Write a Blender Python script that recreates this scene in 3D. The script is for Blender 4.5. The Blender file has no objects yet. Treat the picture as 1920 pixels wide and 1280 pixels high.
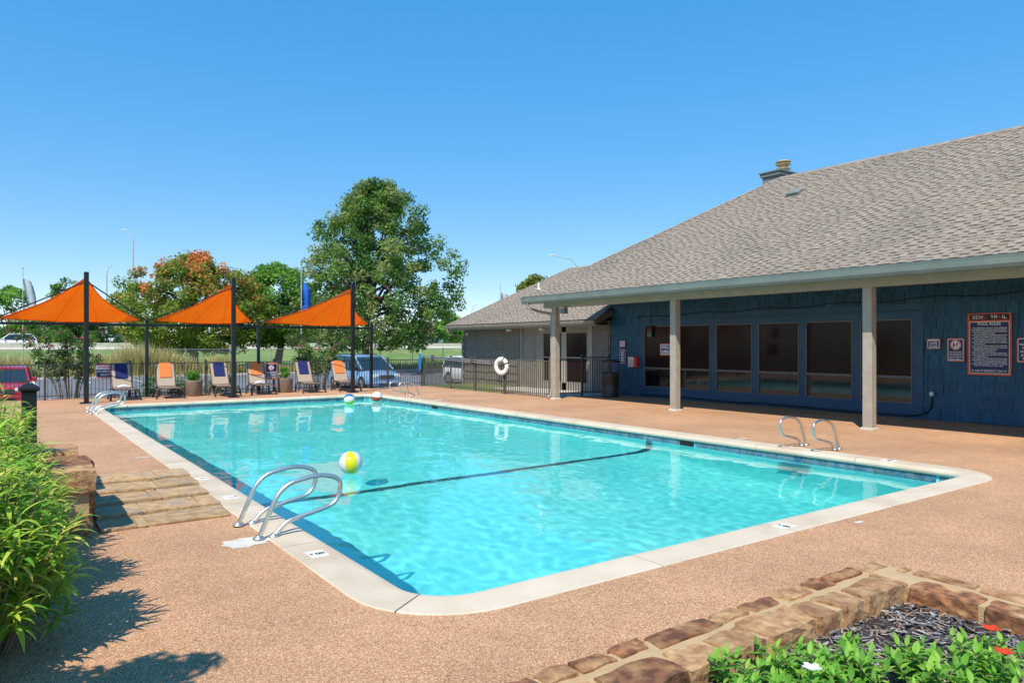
import bpy, bmesh, math, random
import numpy as np
from mathutils import Vector, Matrix, noise
from mathutils.geometry import tessellate_polygon

SC = bpy.context.scene
COL = SC.collection
R = math.radians

# ---------------------------------------------------------------- camera, sky, sun, exposure
cam_data = bpy.data.cameras.new('camera')
cam = bpy.data.objects.new('camera', cam_data)
COL.objects.link(cam)
cam_data.sensor_width = 36.0
cam_data.lens = 1345 / 1920 * 36
cam_data.shift_y = 6 / 1920
cam_data.clip_start = 0.05
cam_data.clip_end = 6000
cam.location = (0, 0, 1.8)
cam.rotation_euler = (R(90), 0, -R(35.66))
SC.camera = cam

SUN_AZ, SUN_EL = 54.0, 53.5          # the way the shadows fall, clockwise from +Y; height of the sun
world = bpy.data.worlds.new('World')
SC.world = world
world.use_nodes = True
wn = world.node_tree
sky = wn.nodes.new('ShaderNodeTexSky')
sky.sky_type = 'NISHITA'
sky.sun_disc = False
sky.sun_elevation = R(SUN_EL)
sky.sun_rotation = R(SUN_AZ + 180)
sky.altitude = 0
sky.air_density = 0.8
sky.dust_density = 0.0
sky.ozone_density = 4.0
gam = wn.nodes.new('ShaderNodeGamma')                 # the photograph's soft tone curve, over the whole sky alike
gam.inputs[1].default_value = 0.36
hs = wn.nodes.new('ShaderNodeHueSaturation')
hs.inputs['Hue'].default_value = 0.503
hs.inputs['Saturation'].default_value = 2.45
hs.inputs['Value'].default_value = 2.48
wn.links.new(sky.outputs[0], gam.inputs[0])
wn.links.new(gam.outputs[0], hs.inputs['Color'])
wn.links.new(hs.outputs[0], wn.nodes['Background'].inputs[0])
wn.nodes['Background'].inputs[1].default_value = 0.15

sun = bpy.data.lights.new('sun', 'SUN')
sun.energy = 4.0
sun.angle = R(0.53)
sun.color = (1.0, 0.90, 0.755)
sun.cycles.is_caustics_light = True
sun_o = bpy.data.objects.new('sun', sun)
COL.objects.link(sun_o)
sd = Vector((math.sin(R(SUN_AZ)) * math.cos(R(SUN_EL)), math.cos(R(SUN_AZ)) * math.cos(R(SUN_EL)), -math.sin(R(SUN_EL))))
sun_o.rotation_euler = sd.to_track_quat('-Z', 'Y').to_euler()
sun_o.location = (-20, -10, 30)

SC.view_settings.view_transform = 'Standard'
SC.view_settings.look = 'None'
SC.view_settings.gamma = 1
SC.view_settings.exposure = 0.52
SC.cycles.max_bounces = 8
SC.cycles.transmission_bounces = 6
SC.cycles.transparent_max_bounces = 16
SC.cycles.use_denoising = True

# ---------------------------------------------------------------- helpers
def C(r, g, b):
    f = lambda v: (v / 255 / 12.92) if v <= 10 else ((v / 255 + 0.055) / 1.055) ** 2.4
    return (f(r), f(g), f(b))

def pmat(name, c1, c2=None, scale=4.0, rough=0.6, bump=0.0, bscale=None, metal=0.0, spec=0.5, rnd=0.0,
         attr=False, detail=5, coat=0.0, trans=0.0, stretch=None, lo=0.35, hi=0.65, c3=None, scale3=0.5, bdist=0.02):
    m = bpy.data.materials.new(name)
    m.use_nodes = True
    nt = m.node_tree
    N, L = nt.nodes, nt.links
    p = N['Principled BSDF']
    p.inputs['Roughness'].default_value = rough
    p.inputs['Metallic'].default_value = metal
    p.inputs['Specular IOR Level'].default_value = spec
    if coat:
        p.inputs['Coat Weight'].default_value = coat
        p.inputs['Coat Roughness'].default_value = 0.05
    tc = N.new('ShaderNodeTexCoord')
    oi = N.new('ShaderNodeObjectInfo')
    vec = tc.outputs['Object']
    add = N.new('ShaderNodeVectorMath'); add.operation = 'ADD'
    mul = N.new('ShaderNodeVectorMath'); mul.operation = 'SCALE'
    comb = N.new('ShaderNodeCombineXYZ')
    for i in range(3):
        L.new(oi.outputs['Random'], comb.inputs[i])
    L.new(comb.outputs[0], mul.inputs[0]); mul.inputs['Scale'].default_value = 37.0
    L.new(vec, add.inputs[0]); L.new(mul.outputs[0], add.inputs[1])
    vec = add.outputs[0]
    if stretch:
        mp = N.new('ShaderNodeMapping'); mp.inputs['Scale'].default_value = stretch
        L.new(vec, mp.inputs[0]); vec = mp.outputs[0]
    def ntex(s, d=detail):
        t = N.new('ShaderNodeTexNoise'); t.inputs['Scale'].default_value = s; t.inputs['Detail'].default_value = d
        L.new(vec, t.inputs['Vector']); return t.outputs['Fac']
    def mix(a, b, fac):
        x = N.new('ShaderNodeMix'); x.data_type = 'RGBA'
        if isinstance(fac, float): x.inputs[0].default_value = fac
        else: L.new(fac, x.inputs[0])
        for s, v in ((6, a), (7, b)):
            if isinstance(v, tuple): x.inputs[s].default_value = (*v, 1)
            else: L.new(v, x.inputs[s])
        return x.outputs[2]
    def rng(v, a, b, c=0.0, d=1.0):
        x = N.new('ShaderNodeMapRange'); x.inputs[1].default_value = a; x.inputs[2].default_value = b
        x.inputs[3].default_value = c; x.inputs[4].default_value = d
        L.new(v, x.inputs[0]); return x.outputs[0]
    col = c1
    if c2: col = mix(c1, c2, rng(ntex(scale), lo, hi))
    if c3: col = mix(col, c3, rng(ntex(scale3), 0.5, 0.72))
    if rnd or attr:
        val = None
        if rnd: val = rng(oi.outputs['Random'], 0, 1, 1 - rnd, 1 + rnd)
        if attr:
            at = N.new('ShaderNodeAttribute'); at.attribute_name = 'col'
            x = N.new('ShaderNodeMix'); x.data_type = 'RGBA'; x.blend_type = 'MULTIPLY'; x.inputs[0].default_value = 1
            if isinstance(col, tuple): x.inputs[6].default_value = (*col, 1)
            else: L.new(col, x.inputs[6])
            L.new(at.outputs['Color'], x.inputs[7]); col = x.outputs[2]
        if val is not None:
            x = N.new('ShaderNodeVectorMath'); x.operation = 'SCALE'
            if isinstance(col, tuple): x.inputs[0].default_value = col
            else: L.new(col, x.inputs[0])
            L.new(val, x.inputs['Scale']); col = x.outputs[0]
    if isinstance(col, tuple): p.inputs['Base Color'].default_value = (*col, 1)
    else: L.new(col, p.inputs['Base Color'])
    if bump:
        b = N.new('ShaderNodeBump'); b.inputs['Strength'].default_value = bump; b.inputs['Distance'].default_value = bdist
        L.new(ntex(bscale or scale * 4), b.inputs['Height']); L.new(b.outputs[0], p.inputs['Normal'])
    if trans:
        t = N.new('ShaderNodeBsdfTranslucent'); ms = N.new('ShaderNodeMixShader'); ms.inputs[0].default_value = trans
        if isinstance(col, tuple): t.inputs[0].default_value = (*col, 1)
        else: L.new(col, t.inputs[0])
        L.new(p.outputs[0], ms.inputs[1]); L.new(t.outputs[0], ms.inputs[2])
        L.new(ms.outputs[0], N['Material Output'].inputs[0])
    return m

def wpos(o):
    v = Vector((0, 0, 0))
    while o is not None:
        v += o.location; o = o.parent
    return v

class MB:
    """collects faces; build() links them as one mesh object"""
    def __init__(s): s.v = []; s.f = []; s.c = []; s.sm = []
    def add(s, vs, fs, col=None, smooth=False):
        n = len(s.v); s.v += [tuple(v) for v in vs]
        for f in fs:
            s.f.append(tuple(n + i for i in f)); s.c.append(col); s.sm.append(smooth)
        return s
    def box(s, x0, x1, y0, y1, z0, z1, col=None, M=None):
        vs = [Vector((x, y, z)) for z in (z0, z1) for y in (y0, y1) for x in (x0, x1)]
        if M: vs = [M @ v for v in vs]
        return s.add(vs, [(0, 2, 3, 1), (4, 5, 7, 6), (0, 1, 5, 4), (2, 6, 7, 3), (0, 4, 6, 2), (1, 3, 7, 5)], col)
    def bbox(s, x0, x1, y0, y1, z0, z1, b=0.01, M=None, col=None):
        """box with chamfered vertical and top edges"""
        ring = lambda i, z: [(x0 + i + b, y0 + i, z), (x1 - i - b, y0 + i, z), (x1 - i, y0 + i + b, z), (x1 - i, y1 - i - b, z),
                             (x1 - i - b, y1 - i, z), (x0 + i + b, y1 - i, z), (x0 + i, y1 - i - b, z), (x0 + i, y0 + i + b, z)]
        vs = [Vector(v) for v in ring(0, z0) + ring(0, z1 - b) + ring(b, z1)]
        if M: vs = [M @ v for v in vs]
        fs = []
        for k in (0, 8):
            for i in range(8): fs.append((k + i, k + (i + 1) % 8, k + 8 + (i + 1) % 8, k + 8 + i))
        fs.append(tuple(range(16, 24))); fs.append(tuple(range(7, -1, -1)))
        return s.add(vs, fs, col)
    def tube(s, path, r, n=8, closed=False, cap=True, smooth=True, col=None):
        path = [Vector(p) for p in path]; m = len(path)
        rs = r if isinstance(r, (list, tuple)) else [r] * m
        up = Vector((0, 0, 1)); vs = []; prev = None
        for i, p in enumerate(path):
            a = path[(i - 1) % m] if (i > 0 or closed) else p
            b = path[(i + 1) % m] if (i < m - 1 or closed) else p
            t = (b - a).normalized()
            if prev is None:
                ref = up if abs(t.z) < 0.9 else Vector((1, 0, 0))
                u = t.cross(ref).normalized()
            else:
                u = (prev - t * prev.dot(t)).normalized()
            prev = u; w = t.cross(u)
            for k in range(n):
                an = 2 * math.pi * k / n
                vs.append(p + (u * math.cos(an) + w * math.sin(an)) * rs[i])
        fs = []
        for i in range(m if closed else m - 1):
            j = (i + 1) % m
            for k in range(n): fs.append((i * n + k, i * n + (k + 1) % n, j * n + (k + 1) % n, j * n + k))
        s.add(vs, fs, col, smooth)
        if cap and not closed:
            s.add(vs[:n], [tuple(range(n - 1, -1, -1))], col); s.add(vs[-n:], [tuple(range(n))], col)
        return s
    def lathe(s, prof, n=24, c=(0, 0, 0), M=None, smooth=True, col=None, a0=0.0, a1=2 * math.pi):
        vs = []; full = abs(a1 - a0 - 2 * math.pi) < 1e-6; st = n if full else n + 1
        for (r, z) in prof:
            for k in range(st):
                a = a0 + (a1 - a0) * k / n
                v = Vector((r * math.cos(a), r * math.sin(a), z))
                if M: v = M @ v
                vs.append(v + Vector(c))
        fs = []
        for i in range(len(prof) - 1):
            for k in range(n):
                k2 = (k + 1) % st
                fs.append((i * st + k, i * st + k2, (i + 1) * st + k2, (i + 1) * st + k))
        return s.add(vs, fs, col, smooth)
    def prism(s, poly, z0, z1, M=None, col=None):
        n = len(poly)
        vs = [Vector((x, y, z0)) for x, y in poly] + [Vector((x, y, z1)) for x, y in poly]
        if M: vs = [M @ v for v in vs]
        return s.add(vs, [tuple(range(n - 1, -1, -1)), tuple(range(n, 2 * n))] + [(i, (i + 1) % n, n + (i + 1) % n, n + i) for i in range(n)], col)
    def loft(s, rings, smooth=False, cap=True, col=None):
        n = len(rings[0]); vs = [v for r in rings for v in r]; fs = []
        for i in range(len(rings) - 1):
            for k in range(n): fs.append((i * n + k, i * n + (k + 1) % n, (i + 1) * n + (k + 1) % n, (i + 1) * n + k))
        s.add(vs, fs, col, smooth)
        if cap:
            s.add(rings[0], [tuple(range(n - 1, -1, -1))], col); s.add(rings[-1], [tuple(range(n))], col)
        return s
    def mesh(s, name, mat, off=(0, 0, 0)):
        me = bpy.data.meshes.new(name)
        o = Vector(off)
        used = sorted({i for f in s.f for i in f})
        if len(used) < len(s.v):
            mp = {u: i for i, u in enumerate(used)}
            s.v = [s.v[u] for u in used]; s.f = [tuple(mp[i] for i in f) for f in s.f]
        me.from_pydata([tuple(Vector(v) - o) for v in s.v] if o.length else s.v, [], s.f)
        me.materials.append(mat)
        if any(s.sm): me.polygons.foreach_set('use_smooth', s.sm)
        if any(c is not None for c in s.c):
            at = me.attributes.new('col', 'FLOAT_COLOR', 'FACE')
            at.data.foreach_set('color', [k for c in s.c for k in ((*c, 1.0) if c is not None else (1, 1, 1, 1))])
        me.validate()
        return me
    def build(s, name, mat, parent=None, local=False):
        me = s.mesh(name, mat, (0, 0, 0) if (local or parent is None) else wpos(parent))
        return link(name, me, parent)

def link(name, me, parent=None, loc=(0, 0, 0), rot=(0, 0, 0)):
    o = bpy.data.objects.new(name, me); COL.objects.link(o)
    o.parent = parent; o.location = loc; o.rotation_euler = rot
    return o

def empty(name, loc=(0, 0, 0), rz=0.0):
    o = bpy.data.objects.new(name, None); COL.objects.link(o)
    o.empty_display_size = 0.2; o.location = loc; o.rotation_euler = (0, 0, rz)
    return o

def tag(o, label=None, cat=None, group=None, kind=None):
    if label: o['label'] = label
    if cat: o['category'] = cat
    if group: o['group'] = group
    if kind: o['kind'] = kind
    return o

def structure(o): o['kind'] = 'structure'; return o

def copy_tree(o, parent=None):
    c = o.copy(); COL.objects.link(c); c.parent = parent
    for ch in list(o.children): copy_tree(ch, c)
    return c

def text_mesh(s, size, mat, align='CENTER', bold=0.0, width=None):
    cu = bpy.data.curves.new('lettering', 'FONT')
    cu.body = s; cu.size = size; cu.align_x = align; cu.align_y = 'CENTER'; cu.resolution_u = 2; cu.offset = bold
    o = bpy.data.objects.new('tmp', cu); COL.objects.link(o)
    bpy.context.view_layer.update()
    me = bpy.data.meshes.new_from_object(o.evaluated_get(bpy.context.evaluated_depsgraph_get()))
    bpy.data.objects.remove(o); bpy.data.curves.remove(cu)
    n = len(me.vertices)
    co = np.empty(n * 3); me.vertices.foreach_get('co', co); co = co.reshape(-1, 3)
    if width and n:
        w = co[:, 0].max() - co[:, 0].min()
        if w > 0: co[:, 0] *= width / w
    return co, [tuple(p.vertices) for p in me.polygons], me

def rrect(w, h, r, n=4, cx=0.0, cy=0.0):
    pts = []
    for (sx, sy, a0) in ((1, -1, -90), (1, 1, 0), (-1, 1, 90), (-1, -1, 180)):
        for k in range(n + 1):
            a = R(a0 + 90 * k / n)
            pts.append((cx + sx * (w / 2 - r) + r * math.cos(a), cy + sy * (h / 2 - r) + r * math.sin(a)))
    return pts

rng = random.Random(7)

# ---------------------------------------------------------------- materials
M_deck = None
def deck_material():
    m = bpy.data.materials.new('pebble_deck'); m.use_nodes = True
    nt = m.node_tree; N, L = nt.nodes, nt.links; p = N['Principled BSDF']
    tc = N.new('ShaderNodeTexCoord')
    vo = N.new('ShaderNodeTexVoronoi'); vo.inputs['Scale'].default_value = 170
    L.new(tc.outputs['Object'], vo.inputs['Vector'])
    sep = N.new('ShaderNodeSeparateColor'); L.new(vo.outputs['Color'], sep.inputs[0])
    rp = N.new('ShaderNodeValToRGB'); e = rp.color_ramp.elements
    e[0].position = 0.0; e[0].color = (*C(126, 86, 56), 1)
    e[1].position = 1.0; e[1].color = (*C(232, 204, 172), 1)
    for pos, c in ((.22, C(172, 126, 92)), (.5, C(188, 144, 108)), (.78, C(202, 160, 124))):
        x = e.new(pos); x.color = (*c, 1)
    L.new(sep.outputs[0], rp.inputs[0])
    n1 = N.new('ShaderNodeTexNoise'); n1.inputs['Scale'].default_value = 0.55; n1.inputs['Detail'].default_value = 7
    L.new(tc.outputs['Object'], n1.inputs['Vector'])
    n2 = N.new('ShaderNodeTexNoise'); n2.inputs['Scale'].default_value = 3.5; n2.inputs['Detail'].default_value = 6
    L.new(tc.outputs['Object'], n2.inputs['Vector'])
    def mr(v, a, b, c, d):
        x = N.new('ShaderNodeMapRange'); x.inputs[1].default_value = a; x.inputs[2].default_value = b
        x.inputs[3].default_value = c; x.inputs[4].default_value = d; L.new(v, x.inputs[0]); return x.outputs[0]
    k = N.new('ShaderNodeMath'); k.operation = 'MULTIPLY'
    L.new(mr(n1.outputs[0], .3, .7, .84, 1.12), k.inputs[0]); L.new(mr(n2.outputs[0], .3, .7, .93, 1.06), k.inputs[1])
    sc = N.new('ShaderNodeVectorMath'); sc.operation = 'SCALE'
    L.new(rp.outputs[0], sc.inputs[0]); L.new(k.outputs[0], sc.inputs['Scale'])
    L.new(sc.outputs[0], p.inputs['Base Color'])
    p.inputs['Roughness'].default_value = 0.75; p.inputs['Specular IOR Level'].default_value = 0.25
    b = N.new('ShaderNodeBump'); b.inputs['Strength'].default_value = .5; b.inputs['Distance'].default_value = .006
    L.new(vo.outputs['Distance'], b.inputs['Height']); L.new(b.outputs[0], p.inputs['Normal'])
    return m
M_deck = deck_material()
M_grass = pmat('grass', C(96, 128, 52), C(128, 150, 70), scale=.6, rough=.9, bump=.6, bscale=30, c3=C(150, 150, 92), scale3=.08)
M_asphalt = pmat('asphalt', C(98, 102, 108), C(118, 121, 126), scale=1.2, rough=.85, bump=.3, bscale=120)
M_lane = pmat('white_line_paint', C(215, 215, 210), C(180, 180, 176), scale=6, rough=.7)
M_concrete = pmat('pale_concrete', C(186, 180, 168), C(205, 199, 188), scale=1.5, rough=.85, bump=.2, bscale=60)
M_coping = pmat('coping_concrete', C(198, 184, 162), C(206, 193, 173), scale=2.5, rough=.8, bump=.25, bscale=140, rnd=.05, c3=C(188, 172, 148), scale3=1.4, bdist=.004)
M_plaster = pmat('aqua_pool_plaster', C(106, 230, 228), C(122, 237, 235), scale=.7, rough=.7)
M_laneline = pmat('dark_teal_line_tile', C(14, 70, 92), C(20, 86, 108), scale=5, rough=.3)
M_tile = pmat('blue_slate_tile', C(62, 106, 132), C(112, 130, 132), scale=9, rough=.18, rnd=.22, c3=C(40, 92, 128), scale3=5)
M_grout = pmat('pale_grout', C(150, 176, 176), rough=.8)
M_dark = pmat('black_void', (.008, .008, .009), rough=.8)
M_steel = pmat('brushed_steel', C(222, 220, 214), C(206, 204, 198), scale=12, rough=.33, metal=.9)
M_white = pmat('white_plastic', C(232, 232, 228), C(214, 214, 210), scale=3, rough=.4)
M_blue_sh = pmat('navy_shingle_paint', C(20, 68, 98), C(33, 84, 113), scale=2.0, rough=.5, bump=.25, bscale=18, rnd=.16, stretch=(4, 4, 1), bdist=.006)
M_blue_trim = pmat('navy_trim_paint', C(30, 70, 102), C(38, 80, 110), scale=3, rough=.5, bump=.1)
M_annex = pmat('taupe_shingle_paint', C(116, 108, 100), C(128, 120, 110), scale=2.5, rough=.7, bump=.5, bscale=20, rnd=.07, stretch=(6, 6, 1), bdist=.006)
M_taupe = pmat('taupe_trim_paint', C(136, 127, 116), C(148, 139, 127), scale=4, rough=.6, bump=.1)
M_col = pmat('beige_column_paint', C(156, 149, 136), C(168, 161, 148), scale=5, rough=.6, bump=.12, bscale=30)
M_gutter = pmat('sage_gutter_paint', C(112, 124, 120), C(124, 136, 131), scale=2, rough=.4)
M_soffit = pmat('sage_soffit_paint', C(150, 150, 136), C(160, 160, 146), scale=3, rough=.7)
M_roof = pmat('weathered_shingle', C(152, 141, 128), C(138, 128, 116), scale=9, rough=.92, attr=True, bump=.4, bscale=160, bdist=.004, c3=C(128, 120, 110), scale3=.35)
M_roofdeck = pmat('roof_felt', C(110, 100, 90), rough=.9)
M_chim = pmat('grey_chimney_siding', C(112, 118, 118), C(124, 130, 130), scale=3, rough=.7)
M_tanmetal = pmat('tan_flue_metal', C(196, 168, 134), C(170, 140, 108), scale=5, rough=.45)
def glass_material(name, col, rough, spec, speck):
    m = pmat(name, col, C(66, 46, 46), scale=45, rough=rough, spec=spec, lo=.6, hi=.82) if speck else pmat(name, col, rough=rough, spec=spec)
    return m
M_screen = glass_material('dark_window_screen', C(38, 24, 25), .12, .16, True)
M_glass = glass_material('dark_window_glass', C(20, 22, 24), .06, .6, False)
M_winframe = pmat('bronze_window_frame', C(98, 94, 92), rough=.4)

# ---------------------------------------------------------------- ground, road, parking lot
LOT = -0.5
def ground_z(y):
    ks = [(-3000, 0), (28.2, 0), (28.21, LOT), (60, LOT), (70, -.2), (96, 1.15), (97.5, 1.2), (112, 1.45), (124, 1.35), (4000, 1.6)]
    for (a, za), (b, zb) in zip(ks, ks[1:]):
        if a <= y <= b: return za + (zb - za) * (y - a) / (b - a)
    return 0
mb = MB()
ysl = [28.2, 60, 65, 70, 78, 87, 96, 112, 124, 400, 3500]
xsl = [-3000, -200, -60, -10, 18, 45, 90, 200, 3000]
for ya, yb in zip(ysl, ysl[1:]):
    for xa, xb in zip(xsl, xsl[1:]):
        za, zb = (LOT if ya == 28.2 else ground_z(ya)), ground_z(yb)
        mb.add([(xa, ya, za - .03), (xb, ya, za - .03), (xb, yb, zb - .03), (xa, yb, zb - .03)], [(0, 1, 2, 3)])
for (xa, xb, ya, yb) in ((-3000, -10, -6, 28.2), (33, 3000, -6, 28.2), (-3000, 3000, -3000, -6)):
    mb.add([(xa, ya, -.03), (xb, ya, -.03), (xb, yb, -.03), (xa, yb, -.03)], [(0, 1, 2, 3)])
structure(mb.build('ground', M_grass))

mb = MB().add([(-60, 29.0, LOT), (60, 29.0, LOT), (60, 56.5, LOT), (-60, 56.5, LOT)], [(0, 1, 2, 3)])
lot = structure(mb.build('parking_lot', M_asphalt))
for i in range(13):                                              # bay lines on both sides of the aisle
    for (ya, yb) in ((30.5, 36.2), (49.5, 55.5)):
        x = -6.5 + i * 2.75
        MB().add([(x, ya, LOT + .004), (x + .11, ya, LOT + .004), (x + .11, yb, LOT + .004), (x, yb, LOT + .004)], [(0, 1, 2, 3)]).build('bay_line', M_lane, lot)
MB().box(-60, 60, 56.5, 56.75, LOT - .1, LOT + .13).build('kerb', M_concrete, lot)
mb = MB().add([(-400, 98.4, 1.26), (600, 98.4, 1.26), (600, 112, 1.5), (-400, 112, 1.5)], [(0, 1, 2, 3)])
structure(mb.build('highway', M_concrete))
bar = empty('road_barrier', (20, 98, 1.1))
for i in range(46):
    x = -80 + i * 6.1
    prof = [(-.3, 0), (-.27, .18), (-.12, .42), (-.09, .92), (.09, .92), (.12, .42), (.27, .18), (.3, 0)]
    MB().loft([[(xx, 98 + a, 1.1 + b) for a, b in prof] for xx in (x, x + 6.07)]).build('barrier_segment', M_concrete, bar)
tag(bar, 'long pale concrete barrier along the near side of the highway', 'barrier')

# ---------------------------------------------------------------- pool
PX0, PX1, PY0, PY1 = 2.42, 11.0, 4.40, 24.1
RC = .42
def pool_path(off, step=.12):
    """closed outline of the basin, offset outwards by off, counter-clockwise from the near left corner"""
    pts = []
    r = RC + off
    for (cx, cy, a0) in ((PX1 - RC, PY0 + RC, -90), (PX1 - RC, PY1 - RC, 0), (PX0 + RC, PY1 - RC, 90), (PX0 + RC, PY0 + RC, 180)):
        for k in range(9):
            a = R(a0 + 90 * k / 8)
            pts.append((cx + r * math.cos(a), cy + r * math.sin(a)))
    return pts
DX0, DX1, DY0, DY1 = -10.0, 33.0, -6.0, 28.2
hole = pool_path(.385)
outer = [(DX0, DY0), (DX1, DY0), (DX1, DY1), (DX0, DY1)]
tri = tessellate_polygon([[Vector((*p, 0)) for p in outer], [Vector((*p, 0)) for p in hole]])
mb = MB().add([(x, y, 0) for x, y in outer + hole], [t if ((Vector(((outer + hole)[t[1]])) - Vector(((outer + hole)[t[0]]))).cross(Vector(((outer + hole)[t[2]])) - Vector(((outer + hole)[t[0]]))) > 0) else t[::-1] for t in tri])
mb.add([(DX0, DY1, 0), (DX1, DY1, 0), (DX1, DY1, -.8), (DX0, DY1, -.8)], [(0, 1, 2, 3)])
structure(mb.build('pool_deck', M_deck))

# coping: slabs with a rounded nose, swept round the outline
def dense(off):
    base = pool_path(off); out = []
    n = len(base)
    for i in range(n):
        a, b = Vector(base[i]), Vector(base[(i + 1) % n])
        m = max(1, int((b - a).length / .3))
        for k in range(m): out.append(a.lerp(b, k / m))
    return out
coping = structure(bpy.data.objects.new('pool_coping', None)); COL.objects.link(coping)
inner = dense(0.0)
def outward(i):
    a, b = inner[i - 1], inner[(i + 1) % len(inner)]
    t = (b - a).normalized(); return Vector((t.y, -t.x))
prof = [(.385, -.06), (.385, .004), (.375, .010), (.06, .012), (.02, .006), (-.012, -.012), (-.026, -.04), (-.02, -.068), (.0, -.085), (.06, -.085)]
acc = 0; seg = []; nidx = list(range(len(inner))) + [0]
def emit(seg):
    if len(seg) < 2: return
    rings = []
    for q, i in enumerate(seg):
        i2 = i % len(inner); p = inner[i2]; nrm = outward(i2)
        t = Vector((-nrm.y, nrm.x)); sh = (.006 if q == 0 else (-.006 if q == len(seg) - 1 else 0))
        rings.append([(*(p + nrm * o + t * sh), z) for o, z in prof])
    MB().loft(rings, smooth=False).build('coping_slab', M_coping, coping)
for j in range(len(inner) + 1):
    seg.append(j)
    if j: acc += (inner[j % len(inner)] - inner[j - 1]).length
    if acc > 1.75 or j == len(inner):
        emit(seg); seg = [j]; acc = 0

# basin
def floor_z(y):
    ks = [(PY0, -2.55), (8.2, -2.55), (10.45, -1.62), (24.2, -1.05)]
    for (a, za), (b, zb) in zip(ks, ks[1:]):
        if y <= b: return za + (zb - za) * (y - a) / (b - a)
    return -1.05
basin = MB()
wall = [Vector(p) for p in pool_path(.02)]
n = len(wall)
dw = []
for i in range(n):
    a, b = wall[i], wall[(i + 1) % n]; m = max(1, int((b - a).length / .4))
    for k in range(m): dw.append(a.lerp(b, k / m))
n = len(dw)
vs = []
for (ins, up) in ((0, None), (0, .30), (.06, .12), (.18, .03), (.34, 0.0)):
    for p in dw:
        cx = min(max(p.x, PX0 + ins), PX1 - ins); cy = min(max(p.y, PY0 + ins), PY1 - ins)
        if ins == 0: cx, cy = p.x, p.y
        vs.append((cx, cy, -.085 if up is None else floor_z(cy) + up))
fs = []
for k in range(4):
    for i in range(n): fs.append((k * n + i, (k + 1) * n + i, (k + 1) * n + (i + 1) % n, k * n + (i + 1) % n))
basin.add(vs, fs, smooth=True)
last = vs[4 * n:]
nx, ny = 8, 50
g = [(PX0 + .30 + (PX1 - PX0 - .6) * i / nx, PY0 + .30 + (PY1 - PY0 - .6) * j / ny) for j in range(ny + 1) for i in range(nx + 1)]
basin.add([(x, y, floor_z(y)) for x, y in g], [(j * (nx + 1) + i, j * (nx + 1) + i + 1, (j + 1) * (nx + 1) + i + 1, (j + 1) * (nx + 1) + i) for j in range(ny) for i in range(nx)], smooth=True)
basin_o = structure(basin.build('pool_basin', M_plaster))
basin_o.cycles.is_caustics_receiver = True
# dark break line across the floor and up both walls
LY = 10.45
mb = MB(); m = 30
pts = [(PX0 + .02 - .012, -.26)] + [(PX0 + .008, floor_z(LY) + .3)] + [(PX0 + .3 + (PX1 - PX0 - .6) * k / m, floor_z(LY) + .012) for k in range(m + 1)] + [(PX1 - .008, floor_z(LY) + .3), (PX1 - .008, -.26)]
vs = []
for x, z in pts: vs += [(x, LY - .08, z), (x, LY + .08, z)]
mb.add(vs, [(2 * i, 2 * i + 2, 2 * i + 3, 2 * i + 1) for i in range(len(pts) - 1)])
o = mb.build('break_line', M_laneline, basin_o); o.cycles.is_caustics_receiver = True

# waterline tiles: every tile of the two walls the camera faces, the other two walls as one band
T = .152
tile_me = MB().bbox(-.073, .073, -.004, .004, -.082, .082, b=.003).mesh('waterline_tile', M_tile)
tile_z = -.085 - .085
skim = {('r', 22): 0, ('r', 98): 0}
k = 0
y = PY0 + RC + .1
while y < PY1 - RC:
    if not (9.27 < y < 9.62 or 19.3 < y < 19.62): link('waterline_tile', tile_me, basin_o, (PX1 + .012, y, tile_z), (0, 0, R(90)))
    y += T
x = PX0 + RC + .08
while x < PX1 - RC:
    link('waterline_tile', tile_me, basin_o, (x, PY1 + .012, tile_z)); x += T
for cx, cy, a0 in ((PX1 - RC, PY1 - RC, 0), (PX0 + RC, PY1 - RC, 90), (PX1 - RC, PY0 + RC, -90)):
    for q in range(4):
        a = R(a0 + 11 + q * 22.5)
        link('waterline_tile', tile_me, basin_o, (cx + (RC + .012) * math.cos(a), cy + (RC + .012) * math.sin(a), tile_z), (0, 0, a + R(90)))
mb = MB()
yy = PY0 + RC
while yy < PY1 - RC:
    mb.box(PX0 - .016, PX0 - .008, yy, yy + T - .006, tile_z - .082, tile_z + .082); yy += T
xx = PX0 + RC
while xx < PX1 - RC:
    mb.box(xx, xx + T - .006, PY0 - .016, PY0 - .008, tile_z - .082, tile_z + .082); xx += T
o = mb.build('tile_band', M_tile, basin_o); o['kind'] = 'stuff'
for yc in (9.445, 19.46):                                        # skimmer mouths
    MB().box(PX1 - .004, PX1 + .02, yc - .165, yc + .165, tile_z - .07, tile_z + .078).build('skimmer_mouth', M_dark, basin_o)

# water
WZ = -.172
st = .055
nx, ny = int((PX1 - PX0) / st), int((PY1 - PY0) / st)
xs = np.linspace(PX0 + .01, PX1 - .0, nx + 1); ys = np.linspace(PY0 + .0, PY1 - .0, ny + 1)
vv = []
for yv in ys:
    for xv in xs:
        z = WZ + .0065 * noise.noise(Vector((xv * .9, yv * .9, 0))) + .0025 * noise.noise(Vector((xv * 2.5 + 9, yv * 2.1, 3))) + .0018 * noise.noise(Vector((xv * 7.2, yv * 6.0, 7)))
        vv.append((float(xv), float(yv), z))
w = nx + 1
mb = MB().add(vv, [(j * w + i, j * w + i + 1, (j + 1) * w + i + 1, (j + 1) * w + i) for j in range(ny) for i in range(nx)], smooth=True)
M_water = bpy.data.materials.new('pool_water'); M_water.use_nodes = True
nt = M_water.node_tree; gl = nt.nodes.new('ShaderNodeBsdfGlass'); gl.inputs['IOR'].default_value = 1.333; gl.inputs['Roughness'].default_value = 0
gl.inputs['Color'].default_value = (.93, 1, 1, 1)
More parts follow.
